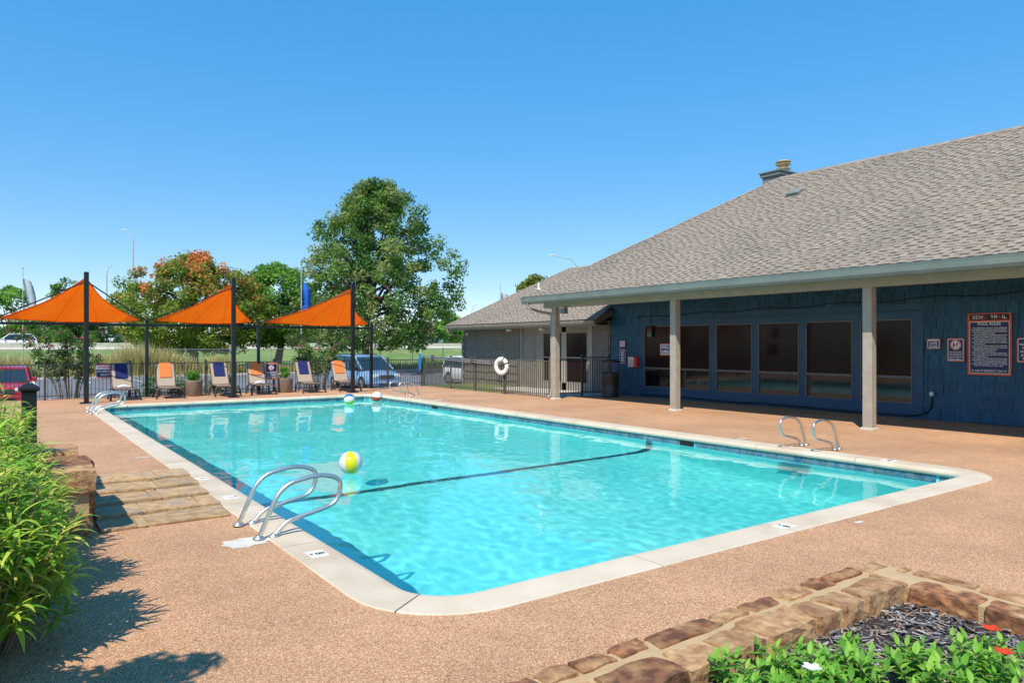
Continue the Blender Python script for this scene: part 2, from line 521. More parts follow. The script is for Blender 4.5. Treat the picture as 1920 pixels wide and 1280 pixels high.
nt.links.new(gl.outputs[0], nt.nodes['Material Output'].inputs[0])
water = structure(mb.build('pool_water', M_water))
water.cycles.is_caustics_caster = True
# ---------------------------------------------------------------- clubhouse
EX, EYC, EZ, PITCH, RUN = 14.3, 19.32, 3.40, .63, 5.83            # eave line, hip corner, pitch
WX = 18.2                                                         # the wall under the patio roof
club = empty('clubhouse', (WX, 9.0, 0))
tag(club, 'navy shingle clubhouse with deep covered patio and wide grey shingle roof', 'building')
MB().box(WX, 25.6, -5.5, 19.16, 0, 3.55).build('wall', M_blue_trim, club)

def shingle_wall(parent, mat, y0, y1, z0, z1, holes, x, rowh, wmin, wmax, seed, name='wall_shingle', th=.034):
    """rows of separate shingles on a wall that faces -X, each with its own width and butt height"""
    rg = random.Random(seed)
    cache = {}
    z = z0; row = 0
    while z < z1 - .02:
        y = y0 - rg.random() * wmin
        while y < y1:
            wdt = round(rg.uniform(wmin, wmax) / .03) * .03
            a, b = max(y, y0), min(y + wdt - .005, y1)
            drop = rg.choice((0, 0, .012, .02, -.008)); top = min(z + rowh + .03, z1)
            ok = b - a > .04 and not any(a < h1 and b > h0 and z < hz1 and top > hz0 + .05 for h0, h1, hz0, hz1 in holes)
            if not ok and b - a > .04:                            # trim against the opening
                for h0, h1, hz0, hz1 in holes:
                    if z < hz1 and top > hz0 + .05:
                        if a < h0 < b: b = h0; ok = b - a > .05
                        elif a < h1 < b: a = h1; ok = b - a > .05
            if ok:
                key = (round(b - a, 2), round(top - z + drop, 2))
                if key not in cache:
                    w2, hh = key[0] / 2 - .002, key[1]
                    m = MB().add([(0, -w2, 0), (0, w2, 0), (0, w2, hh), (0, -w2, hh), (-th, -w2, 0), (-th, w2, 0), (-.006, w2, hh), (-.006, -w2, hh)],
                                 [(4, 7, 6, 5), (0, 4, 5, 1), (0, 3, 7, 4), (1, 5, 6, 2), (3, 2, 6, 7)])
                    cache[key] = m.mesh(name, mat)
                link(name, cache[key], parent, Vector((x, (a + b) / 2, z - drop)) - wpos(parent))
            y += wdt
        z += rowh; row += 1
# windows: six openings in one trimmed band
WZ0, WZ1, WB = .36, 2.43, 1.0
win_y = [(8.53, 9.83), (10.04, 11.37), (11.58, 12.89), (13.11, 14.41), (14.65, 15.95), (16.16, 17.46)]
shingle_wall(club, M_blue_sh, 3.2, 19.15, .02, 3.5, [(8.28, 17.72, .1, 2.62)], WX - .003, .31, .21, .39, 3)
trim = MB()
trim.box(WX - .045, WX - .001, 8.28, 17.72, WZ1, 2.62); trim.box(WX - .045, WX - .001, 8.28, 17.72, .10, WZ0)
edges = [8.28] + [v for ab in win_y for v in ab] + [17.72]
for a, b in zip(edges[0::2], edges[1::2]): trim.box(WX - .045, WX - .001, a, b, WZ0, WZ1)
trim.build('window_trim', M_blue_trim, club)
for (a, b) in win_y:
    wdw = MB().box(WX - .012, WX - .004, a, b, WZ0, WZ1).build('window', M_dark, club)
    fr = MB(); t = .028
    for (ya, yb, za, zb) in ((a, b, WZ0, WZ0 + t), (a, b, WZ1 - t, WZ1), (a, a + t, WZ0 + t, WZ1 - t), (b - t, b, WZ0 + t, WZ1 - t)):
        fr.box(WX - .058, WX - .013, ya, yb, za, zb)
    fr.build('frame', M_winframe, wdw)
    MB().box(WX - .062, WX - .013, a + t, b - t, WB - .03, WB + .03).build('crossbar', M_winframe, wdw)
    MB().box(WX - .030, WX - .014, a + t, b - t, WB + .03, WZ1 - t).build('pane', M_screen, wdw)
    MB().box(WX - .030, WX - .014, a + t, b - t, WZ0 + t, WB - .03).build('pane', M_glass, wdw)

# patio columns, beam, soffit, gutter, downspout
for y in (2.75, 7.95, 13.32, 18.48):
    c = MB().bbox(14.94, 15.14, y - .1, y + .1, .03, 3.02, b=.008).build('column', M_col, club)
    MB().bbox(14.90, 15.18, y - .14, y + .14, 0, .045, b=.012).build('base', M_concrete, c)
MB().box(14.93, 15.15, -5, 19.0, 3.02, 3.26).build('beam', M_soffit, club)
MB().box(14.42, WX, -5, 19.2, 3.262, 3.285).build('soffit', M_soffit, club)
MB().box(14.36, 14.40, -5, 19.28, 3.14, 3.37).build('fascia', M_gutter, club)
gp = [(14.36, 3.16), (14.28, 3.16), (14.245, 3.22), (14.23, 3.32), (14.215, 3.37), (14.23, 3.375), (14.25, 3.34), (14.36, 3.34)]
MB().loft([[(x, y, z) for x, z in gp] for y in (-5, 19.34)]).build('gutter', M_gutter, club)
ds = MB().tube([(14.3, 19.05, 3.18), (14.3, 19.05, 3.02), (14.62, 18.85, 2.9), (14.98, 18.64, 2.82), (14.98, 18.62, 2.7), (14.98, 18.62, .35), (14.93, 18.62, .12), (14.82, 18.62, .03)], .045, n=6, smooth=False)
ds.build('downspout', M_taupe, club)

# roof: slabs, then shingles on the slope that faces the pool
ca, sa = 1 / math.sqrt(1 + PITCH ** 2), PITCH / math.sqrt(1 + PITCH ** 2)
def roof_slabs(parent, ex, ez, yc, run, y_end, back=True):
    rx, rz, ry = ex + run, ez + run * PITCH, yc - run
    mb = MB()
    mb.add([(ex, y_end, ez), (ex, yc, ez), (rx, ry, rz), (rx, y_end, rz)], [(0, 3, 2, 1)])
    mb.add([(ex, yc, ez), (ex + 2 * run, yc, ez), (rx, ry, rz)], [(0, 2, 1)])
    mb.add([(ex + 2 * run, y_end, ez), (ex + 2 * run, yc, ez), (rx, ry, rz), (rx, y_end, rz)], [(0, 1, 2, 3)])
    mb.add([(ex, y_end, ez - .06), (ex, yc, ez - .06), (ex + 2 * run, yc, ez - .06), (ex + 2 * run, y_end, ez - .06)], [(0, 1, 2, 3)])
    mb.add([(ex, y_end, ez), (ex, yc, ez), (ex, yc, ez - .06), (ex, y_end, ez - .06)], [(0, 1, 2, 3)])
    mb.add([(ex, yc, ez), (ex + 2 * run, yc, ez), (ex + 2 * run, yc, ez - .06), (ex, yc, ez - .06)], [(0, 1, 2, 3)])
    return mb.build('roof', M_roofdeck, parent)
def shingle_roof(roof, parent, ex, ez, yc, run, y_end, seed, n_single, expo=.125):
    """laminated shingles: each course is thick and thin tabs, thin ones with a dark granule band printed below the course above"""
    rg = random.Random(seed)
    L = run / ca
    tabs = []
    s = -.03; k = 0
    while s < L - .05:
        y = y_end - rg.random() * .3; thick = True
        while True:
            x = ex + s * ca
            ymax = yc + .02 - max(0, x - ex) - .02
            if y > ymax: break
            thick = not thick if rg.random() < .9 else thick
            wdt = rg.uniform(.10, .18) if thick else rg.uniform(.10, .16)
            b = min(y + wdt, ymax)
            if b - y > .03: tabs.append((s, y, b, thick, rg.uniform(.9, 1.06), rg.uniform(-.02, .02)))
            y += wdt
        s += expo; k += 1
    def pt(s, y, h): return (ex + s * ca - h * sa, y, ez + s * sa + h * ca)
    cp = Vector((0, 0, 1.8))
    tabs.sort(key=lambda t: (Vector(pt(t[0], (t[1] + t[2]) / 2, 0)) - cp).length if (t[1] > 4.6) else 1e9)
    def geom(mb, t, rel=None):
        s0, a, b, thick, sh, hue = t
        s1 = s0 + expo + .012
        a += .0015; b -= .0015
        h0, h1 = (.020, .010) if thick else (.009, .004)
        c = (sh * (1 + hue), sh, sh * (1 - hue))
        f = (lambda p: p) if rel is None else (lambda p: tuple(Vector(p) - rel))
        vs = [pt(s0, a, 0), pt(s0, b, 0), pt(s0, a, h0), pt(s0, b, h0), pt(s1, a, h1), pt(s1, b, h1), pt(s1, a, 0), pt(s1, b, 0)]
        if thick:
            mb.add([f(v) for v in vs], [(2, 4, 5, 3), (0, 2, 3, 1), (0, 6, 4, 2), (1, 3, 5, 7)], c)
        else:
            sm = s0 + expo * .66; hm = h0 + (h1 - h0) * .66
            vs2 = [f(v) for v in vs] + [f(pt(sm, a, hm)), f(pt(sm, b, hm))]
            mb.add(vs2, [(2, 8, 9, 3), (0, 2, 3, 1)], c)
            mb.add(vs2, [(8, 4, 5, 9)], (c[0] * .50, c[1] * .47, c[2] * .44))  # printed dark granules across the upper part of the thin tab
    for t in tabs[:n_single]:
        rel = Vector(pt(t[0], (t[1] + t[2]) / 2, 0))
        mb = MB(); geom(mb, t, rel)
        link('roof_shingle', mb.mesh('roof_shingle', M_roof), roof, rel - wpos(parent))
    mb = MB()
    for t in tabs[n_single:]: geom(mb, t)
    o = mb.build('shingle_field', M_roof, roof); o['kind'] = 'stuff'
    # caps along hip and ridge
    mb = MB()
    n = int(run * 1.75 / .2)
    for i in range(n):
        u0, u1 = i / n, (i + 1.15) / n
        p0 = Vector((ex + run * u0, yc - run * u0, ez + run * PITCH * u0 + .035)); p1 = Vector((ex + run * u1, yc - run * u1, ez + run * PITCH * u1 + .022))
        wv = Vector((.10, .0, -.04)); wv2 = Vector((0, .10, -.04))
        sh = rg.uniform(.8, 1.05)
        mb.add([p0 - Vector((.11, 0, .075)), p0, p0 + Vector((0, .11, -.075)), p1 - Vector((.11, 0, .075)), p1, p1 + Vector((0, .11, -.075))], [(0, 1, 4, 3), (1, 2, 5, 4)], (sh, sh, sh))
    y = yc - run
    while y > y_end:
        sh = rg.uniform(.8, 1.05); z = ez + run * PITCH
        mb.add([(ex + run - .13, y, z - .06), (ex + run, y, z + .035), (ex + run + .13, y, z - .06), (ex + run - .13, y - .23, z - .07), (ex + run, y - .23, z + .022), (ex + run + .13, y - .23, z - .07)], [(0, 1, 4, 3), (1, 2, 5, 4)], (sh, sh, sh))
        y -= .2
    o = mb.build('ridge_caps', M_roof, roof); o['kind'] = 'stuff'
roof = roof_slabs(club, EX, EZ, EYC, RUN, -5.2)
shingle_roof(roof, club, EX, EZ, EYC, RUN, -5.0, 11, 290)
# chimney with flue, roof vent, vent pipe
ch = MB().box(21.0, 22.15, 14.1, 14.75, 5.2, 7.42).build('chimney', M_chim, club)
for (a, b) in ((14.14, 14.40), (14.43, 14.71)):
    for z in (6.42, 6.72, 7.02): MB().box(20.98, 20.998, a, b, z, z + .285).build('siding_board', M_chim, ch)
for (a, b) in ((21.04, 21.5), (21.54, 22.1)):
    for z in (6.72, 7.02): MB().box(a, b, 14.08, 14.098, z, z + .285).build('siding_board', M_chim, ch)
MB().box(20.94, 22.21, 14.04, 14.81, 7.42, 7.54).build('cap_trim', M_chim, ch)
MB().prism([(20.9, 14.0), (22.25, 14.0), (22.25, 14.85), (20.9, 14.85)], 7.54, 7.58).build('cap', M_gutter, ch)
MB().lathe([(.001, 8.04), (.13, 8.03), (.24, 7.98), (.25, 7.96), (.14, 7.95), (.15, 7.91), (.25, 7.89), (.25, 7.875), (.15, 7.85), (.16, 7.77), (.25, 7.74), (.25, 7.725), (.16, 7.70), (.17, 7.58)], n=22, c=(21.62, 14.38, 0)).build('flue', M_tanmetal, ch)
Mv = Matrix.Translation((18.6, 12.0, EZ + (18.6 - EX) * PITCH + .02)) @ Matrix.Rotation(-math.atan(PITCH), 4, 'Y')
MB().bbox(-.14, .16, -.2, .2, 0, .1, b=.02, M=Mv).build('roof_vent', M_chim, roof)
MB().tube([(14.62, 18.85, 3.5), (14.62, 18.85, 3.86)], .03, n=10).lathe([(.08, 3.62), (.035, 3.70)], n=12, c=(14.62, 18.85, 0)).build('vent_pipe', M_white, roof)
fl = MB().bbox(14.76, 14.92, 17.7, 17.92, 2.80, 2.98, b=.015, M=None)
fl.build('floodlight', pmat('grey_lamp_housing', C(120, 128, 128), rough=.4, metal=.4), club)
MB().tube([(14.9, 17.8, 2.98), (14.95, 17.8, 3.04)], .02, n=6).build('lamp_bracket', M_dark, club)

# ---------------------------------------------------------------- annex
AEX, AEZ, AYC, ARUN = 17.4, 2.73, 29.55, 4.1
annex = empty('annex_building', (WX, 25, 0))
tag(annex, 'low taupe shingle annex with door and two windows beyond the fence', 'building')
MB().box(WX + .01, 25.5, 19.25, 29.35, -.6, 2.70).build('wall', M_taupe, annex)
shingle_wall(annex, M_annex, 24.95, 29.3, -.45, 2.62, [], WX + .008, .34, .3, .62, 5, th=.055)
shingle_wall(annex, M_annex, 19.3, 20.15, -.1, 2.62, [], WX + .008, .34, .25, .45, 6, th=.055)
MB().box(WX - .06, WX + .008, 24.74, 24.93, -.3, 2.62).build('corner_post', M_winframe, annex)
M_door = pmat('taupe_door_paint', C(126, 118, 112), C(134, 126, 120), scale=3, rough=.5)
dr = MB().box(WX - .02, WX + .008, 23.56, 24.55, -.02, 2.2).build('door', M_door, annex)
for (za, zb) in ((.2, .95), (1.1, 2.0)): MB().box(WX - .032, WX - .021, 23.72, 24.4, za, zb).build('door_panel', M_door, dr)
MB().lathe([(0, 0), (.03, .005), (.033, .03), (.02, .05), (0, .055)], n=10, M=Matrix.Rotation(R(-90), 4, 'Y'), c=(WX - .021, 23.66, 1.0)).build('knob', M_steel, dr)
for (a, b) in ((24.56, 24.72), (23.2, 23.55)): MB().box(WX - .05, WX + .008, a, b, -.05, 2.62).build('door_trim', M_taupe, annex)
for (a, b) in ((21.92, 23.15), (20.40, 21.68)):
    wdw = MB().box(WX - .006, WX + .008, a, b, .3, 2.3).build('window', M_dark, annex)
    MB().box(WX - .02, WX - .007, a + .05, b - .05, 1.32, 2.25).build('pane', M_screen, wdw)
    MB().box(WX - .02, WX - .007, a + .05, b - .05, .35, 1.27).build('pane', M_screen, wdw)
    fr = MB()
    for (ya, yb, za, zb) in ((a, b, .3, .35), (a, b, 2.25, 2.3), (a, a + .05, .35, 2.25), (b - .05, b, .35, 2.25), (a + .05, b - .05, 1.27, 1.32)): fr.box(WX - .045, WX - .007, ya, yb, za, zb)
    fr.build('frame', M_taupe, wdw)
for (a, b) in ((23.15, 23.2), (21.68, 21.92), (20.16, 20.40)): MB().box(WX - .04, WX + .008, a, b, -.05, 2.62).build('window_trim', M_col, annex)
MB().box(WX - .04, WX + .008, 20.4, 23.15, 2.3, 2.62).build('window_trim', M_taupe, annex)
MB().box(WX - .04, WX + .008, 20.4, 23.15, -.05, .3).build('window_trim', M_taupe, annex)
MB().box(AEX + .05, WX, 19.2, 29.5, 2.50, 2.52).build('soffit', M_taupe, annex)
MB().box(AEX + .005, AEX + .045, 19.12, 29.55, 2.47, 2.68).build('fascia', M_taupe, annex)
gp2 = [(AEX + .005, 2.54), (AEX - .07, 2.54), (AEX - .1, 2.60), (AEX - .115, 2.67), (AEX - .1, 2.675), (AEX + .005, 2.65)]
MB().loft([[(x, y, z) for x, z in gp2] for y in (19.12, 29.6)]).build('gutter', M_taupe, annex)
MB().tube([(AEX - .05, 29.45, 2.54), (AEX - .05, 29.45, 2.42), (17.75, 29.35, 2.25), (18.1, 29.28, 2.1), (18.1, 29.28, -.4)], .05, n=6, smooth=False).build('downspout', M_taupe, annex)
aroof = roof_slabs(annex, AEX, AEZ, AYC, ARUN, 19.14)
shingle_roof(aroof, annex, AEX, AEZ, AYC, ARUN, 19.16, 12, 0)
rk = MB()
rk.add([(AEX - .02, 19.10, 2.50), (AEX - .02, 19.10, 2.75), (WX + .5, 19.10, 2.75 + .92 * PITCH), (WX + .5, 19.10, 2.50 + .92 * PITCH), (AEX - .02, 19.14, 2.50), (AEX - .02, 19.14, 2.75), (WX + .5, 19.14, 2.75 + .92 * PITCH), (WX + .5, 19.14, 2.50 + .92 * PITCH)],
       [(0, 3, 2, 1), (4, 5, 6, 7), (0, 1, 5, 4), (1, 2, 6, 5), (0, 4, 7, 3)])
rk.build('rake_board', M_winframe, annex)
for (y, z) in ((25.4, 2.38), (23.1, 2.38)):
    MB().bbox(17.98, 18.16, y - .1, y + .1, z, z + .1, b=.015).build('wall_light', M_white, annex)
MB().lathe([(0, 0), (.07, 0), (.07, .05), (0, .06)], n=12, M=Matrix.Rotation(R(-90), 4, 'Y'), c=(WX - .02, 29.0, 2.3)).build('round_lamp', M_white, annex)
# ground beside the annex, a lawn strip and a walk
structure(MB().add([(15.2, 22.6, .004), (WX, 22.6, .004), (WX, 28.15, .004), (15.2, 28.15, .004)], [(0, 1, 2, 3)]).build('lawn_strip', M_grass))
structure(MB().add([(15.4, 19.0, .004), (WX, 19.0, .004), (WX, 24.6, .009), (16.6, 24.6, .009), (16.2, 22.4, .007)], [(0, 1, 2, 3, 4)]).build('walkway', M_concrete))

# ---------------------------------------------------------------- fences
M_fdark = pmat('dark_bronze_fence', C(62, 60, 58), C(74, 70, 66), scale=8, rough=.45)
M_folive = pmat('olive_grey_fence', C(80, 78, 67), C(90, 87, 76), scale=8, rough=.45)
def fence(name, label, p0, p1, h, mat, posts, group='metal picket fences round the pool', sp=.111, z0=.02, gate=False, pw=.009):
    p0, p1 = Vector(p0), Vector(p1); d = (p1 - p0); L = d.length; ang = math.atan2(d.y, d.x)
    f = empty(name, (p0.x, p0.y, 0), ang)
    tag(f, label, 'gate' if gate else 'fence', group)
    pk = MB().box(-pw, pw, -pw, pw, z0 + .03, h - .01).mesh('picket', mat)
    n = int(L / sp)
    for i in range(n):
        x = (i + .5) * L / n
        if all(abs(x - q) > .05 for q in posts): link('picket', pk, f, (x, 0, 0))
    for (z, t) in ((h, .022), (.14, .018)):
        MB().box(0, L, -t * .75, t * .75, z - t, z + t * .4).build('rail', mat, f, local=True)
    ps = MB().bbox(-.032, .032, -.032, .032, -.3, h + .07, b=.006).mesh('post', mat)
    cp = MB().lathe([(.05, 0), (.05, .012), (.02, .03), (0, .035)], n=8, smooth=False).mesh('post_cap', mat)
    for q in posts:
        po = link('post', ps, f, (q, 0, 0)); link('post_cap', cp, po, (0, 0, h + .07))
    return f
FY = 27.65
fence('picket_fence', 'long dark bronze picket fence between loungers and parking lot', (-4.5, FY), (15.05, FY), 1.16, M_fdark, [.9, 3.3, 5.75, 8.2, 10.65, 13.1, 15.5, 17.9, 19.5])
fence('picket_fence', 'olive grey picket fence running from far corner to the nearest end of the patio', (15.1, FY + .05), (15.1, 18.75), 1.25, M_folive, [.06, 2.35, 4.2, 6.2, 8.85], pw=.0125)
fence('picket_fence', 'short dark fence panel between the corner patio column and the gate', (15.25, 18.95), (16.5, 18.95), 1.3, M_fdark, [.05])
fence('fence_gate', 'dark metal picket gate next to the trash can', (16.6, 18.95), (17.95, 18.95), 1.36, M_fdark, [.0, 1.33], gate=True)

# ---------------------------------------------------------------- pool fittings
def arc_path(pts, r=.06, n=5):
    """polyline with rounded corners"""
    pts = [Vector(p) for p in pts]; out = [pts[0]]
    for a, b, c in zip(pts, pts[1:], pts[2:]):
        d0, d1 = (a - b), (c - b); q = min(r, d0.length * .45, d1.length * .45)
        p0, p1 = b + d0.normalized() * q, b + d1.normalized() * q
        for k in range(n + 1):
            t = k / n
            out.append(p0 * (1 - t) ** 2 + b * 2 * t * (1 - t) + p1 * t * t)
    out.append(pts[-1]); return out
def grab_rail(loc, flip, label, low_brace=False):
    g = empty('grab_rail', loc, R(180) if flip else 0)
    tag(g, label, 'rail', 'steel grab rails at the pool ladders')
    pth = arc_path([(-.02, 0, 0), (.19, 0, .47), (.56, 0, .535), (.79, 0, .47), (.74, 0, .23), (.23, 0, .12), (.12, 0, 0)], r=.17, n=7)
    MB().tube(pth, .0225, n=12).build('tube', M_steel, g, local=True)
    for x in (-.02, .12): MB().lathe([(.055, 0), (.055, .012), (.03, .022), (.024, .03)], n=16, c=(x, 0, 0)).build('flange', M_steel, g, local=True)
    if low_brace: MB().tube([(.07, 0, .12), (.22, .12, .02)], .015, n=8).build('brace', M_steel, g, local=True)
    return g
for (x, y, fl, lb) in ((1.96, 7.36, 0, 'steel grab rail beside the flagstone steps, farther of the near pair'), (1.98, 6.74, 0, 'nearest steel grab rail, on the white concrete patch by the figure 8 marker'),
                       (1.98, 22.1, 0, 'left far corner steel grab rail, the one nearer the lounge chairs'), (1.98, 21.4, 0, 'left far corner steel grab rail, the one nearer the camera'),
                       (11.74, 22.5, 1, 'steel grab rail at right far corner, the one nearer the blue van'), (11.74, 21.8, 1, 'steel grab rail at right far corner, the one nearer the patio'),
                       (11.74, 7.36, 1, 'steel grab rail on right pool side, left one before the window wall'), (11.74, 6.74, 1, 'steel grab rail on right pool side with small brace at its foot')):
    grab_rail((x, y, .012), fl, lb, low_brace=(x > 11 and y < 7))
ld = empty('pool_ladder', (11.0, 7.05, -.2))
tag(ld, 'white underwater ladder treads below the right hand grab rails', 'ladder')
for i in range(3): MB().bbox(10.80, 10.98, 6.79, 7.31, -.42 - i * .28, -.38 - i * .28, b=.008).build('tread', M_white, ld)
M_patch = pmat('white_patch_concrete', C(214, 208, 198), C(196, 190, 180), scale=8, rough=.8, bump=.3, bscale=70)
def blob(cx, cy, rx, ry, seed, z=.004, n=22):
    rg = random.Random(seed)
    return [(cx + math.cos(2 * math.pi * k / n) * rx * rg.uniform(.75, 1.15), cy + math.sin(2 * math.pi * k / n) * ry * rg.uniform(.75, 1.15), z) for k in range(n)]
for i, (cx, cy, rx, ry) in enumerate(((1.85, 6.72, .22, .17), (1.9, 12.75, .14, .05), (11.62, 8.6, .2, .05), (11.6, 20.3, .22, .12), (7.1, 3.86, .07, .03))):
    structure(MB().add(blob(cx, cy, rx, ry, i), [tuple(range(22))]).build('deck_patch', M_patch))
# depth markers let into the coping
M_mark = pmat('white_marker_tile', C(236, 234, 228), rough=.35)
M_ink = pmat('black_marker_ink', C(24, 24, 30), rough=.5)
def marker(loc, rz, big, small, label):
    g = empty('depth_marker', loc, rz); tag(g, label, 'marker', 'depth markers on the pool coping')
    MB().prism(rrect(.20, .15, .008), 0, .004).build('tile', M_mark, g, local=True)
    for s, size, y in ((big, .12, .018), (small, .04, -.055)):
        if not s: continue
        co, fs, me = text_mesh(s, size, M_ink, bold=.002)
        MB().add([(x, yy + y, .006) for x, yy, z in co], fs).build('numeral', M_ink, g, local=True)
for loc, rz, b, s, lb in (((2.22, 5.95, .013), R(-90), '8', 'FT', 'white depth marker with black 8 next to the nearest grab rail'),
                          ((2.22, 8.75, .013), R(-90), '7', '', 'white depth marker beside the flagstone steps'),
                          ((2.22, 10.2, .013), R(-90), '5', '', 'white depth marker on left coping before the far end'),
                          ((6.3, 4.18, .013), R(180), '8', 'FT', 'white depth marker with black 8 on the near coping'),
                          ((11.2, 5.6, .013), R(90), '8', 'FT', 'white depth marker on right coping by the near corner')):
    marker(loc, rz, b, s, lb)
# beach balls
def ball(loc, r, cols, tilt, label, off=0.0):
    g = empty('beach_ball', loc); g.rotation_euler = tilt
    tag(g, label, 'ball', 'inflatable beach balls on the water')
    for k, c in enumerate(cols):
        n = len(cols)
        prof = [(r * math.sin(math.pi * q / 18), r * math.cos(math.pi * q / 18)) for q in range(19)]
        MB().lathe(prof, n=6, a0=2 * math.pi * k / n + off, a1=2 * math.pi * (k + 1) / n + off).build('panel', c, g, local=True)
    for z in (r, -r): MB().lathe([(.0, z * 1.012), (.12 * r, z * 1.005), (.16 * r, z * .985)], n=12).build('cap', M_red, g, local=True)
def vinyl(n, c): return pmat(n, c, rough=.28, spec=.5, trans=.15)
V_w, V_y, V_b, M_red = vinyl('white_vinyl', C(232, 230, 226)), vinyl('yellow_vinyl', C(226, 220, 40)), vinyl('blue_vinyl', C(20, 120, 190)), vinyl('red_vinyl', C(214, 62, 44))
V_g = vinyl('lime_vinyl', C(196, 214, 40))
ball((4.42, 10.42, WZ + .155), .178, [V_w, V_y, V_w, V_b, V_w, M_red], (R(8), R(4), R(160)), 'white and yellow beach ball floating in the middle of the pool')
ball((9.5, 22.5, WZ + .16), .185, [V_w, M_red, V_w, V_b, V_w, V_g], (0, R(80), R(-30)), 'beach ball with blue, white and lime panels near the far pool end', R(-6))
ball((10.72, 23.0, WZ + .16), .185, [V_w, V_b, V_w, V_w, V_w, M_red], (0, R(97), R(-38)), 'white and red beach ball in the far corner of the pool', R(-32))

# ---------------------------------------------------------------- signs
M_navy = pmat('navy_sign_face', C(22, 30, 84), rough=.35)
M_orange = pmat('orange_sign_border', C(226, 92, 36), rough=.4)
M_black = pmat('black_sign_face', C(14, 14, 26), rough=.4)
M_ltr = pmat('white_sign_lettering', C(232, 232, 236), rough=.45)
M_redink = pmat('red_sign_ink', C(222, 52, 44), rough=.45)
M_salmon = pmat('pink_red_sign_border', C(206, 92, 84), rough=.45)
def sign(name, label, loc, rz, w, h, border, face, rows, bw=.03, white=.012, header=None, cat='sign', extra=None):
    """flat sign in local XZ, facing -Y; rows = (text, size, x, z, align, material[, width])"""
    g = empty(name, loc, rz); tag(g, label, cat)
    Mx = Matrix.Rotation(R(90), 4, 'X')
    MB().prism(rrect(w, h, min(.04, w * .1)), 0, .006, M=Mx).build('border', border, g, local=True)
    if white: MB().prism(rrect(w - 2 * bw, h - 2 * bw - (header or 0), .015, cy=-(header or 0) / 2), .006, .0075, M=Mx).build('line', M_ltr, g, local=True)
    MB().prism(rrect(w - 2 * bw - 2 * white, h - 2 * bw - 2 * white - (header or 0), .01, cy=-(header or 0) / 2), .0075, .009, M=Mx).build('face', face, g, local=True)
    byM = {}
    for r in rows:
        t, size, x, z, al, m = r[:6]
        co, fs, me = text_mesh(t, size, m, align=al, bold=size * .02, width=r[6] if len(r) > 6 else None)
        lim = w - 2 * bw - 2 * white - .05 - (x + w / 2 - bw - white - .02 if al == 'LEFT' else 0)
        ext = co[:, 0].max() - co[:, 0].min() if len(co) else 0
        if ext > lim: co[:, 0] *= lim / ext
        byM.setdefault(m.name, (m, MB()))[1].add([(cx + x, -.0115, cy + z) for cx, cy, cz in co], fs)
    for m, mb in byM.values(): tag(mb.build('lettering', m, g, local=True), kind='stuff')
    if extra: extra(g)
    return g
def disc(mb, x, z, r0, r1, y, n=28):
    vs = []
    for k in range(n):
        a = 2 * math.pi * k / n
        vs += [(x + r0 * math.cos(a), y, z + r0 * math.sin(a)), (x + r1 * math.cos(a), y, z + r1 * math.sin(a))]
    mb.add(vs, [(2 * k, 2 * k + 1, (2 * k + 3) % (2 * n), (2 * k + 2) % (2 * n)) for k in range(n)])
def prohibit(x, z, r, inner):
    def f(g):
        mb = MB(); disc(mb, x, z, .001, r, -.0105); mb.build('disc', M_ltr, g, local=True)
        mb = MB(); inner(mb, x, z, r); mb.build('pictogram', M_black, g, local=True)
        mb = MB(); disc(mb, x, z, r * .8, r * .93, -.0125)
        c = r * .6; t = r * .06
        mb.add([(x - c - t, -.0125, z + (-c + t)), (x - c + t, -.0125, z - c - t), (x + c + t, -.0125, z + c - t), (x + c - t, -.0125, z + c + t)], [(0, 1, 2, 3)])
        mb.build('prohibition_ring', M_redink, g, local=True)
    return f
def bottle_glass(mb, x, z, r):
    y = -.0115
    mb.add([(x + r * a, y, z + r * b) for a, b in ((-.5, -.3), (-.2, -.3), (-.2, .15), (-.28, .3), (-.28, .55), (-.42, .55), (-.42, .3), (-.5, .15))], [tuple(range(8))])
    mb.add([(x + r * a, y, z + r * b) for a, b in ((.1, .25), (.5, .25), (.34, -.1), (.33, -.5), (.45, -.55), (.15, -.55), (.27, -.5), (.26, -.1))], [tuple(range(8))])
def diver(mb, x, z, r):
    y = -.0115
    mb.add([(x + r * a, y, z + r * b) for a, b in ((-.45, .35), (-.35, .45), (.1, .1), (.35, .2), (.4, .1), (.15, -.05), (.3, -.4), (.2, -.45), (-.02, -.05))], [tuple(range(9))])
    disc(mb, x + .32 * r, z - .2 * r, .001, .1 * r, y, 12)
    mb.add([(x - r * .6, y, z - r * .52), (x + r * .6, y, z - r * .52), (x + r * .6, y, z - r * .6), (x - r * .6, y, z - r * .6)], [(0, 1, 2, 3)])
SX = WX - .05
RZ = R(-90)
L_ = 'LEFT'
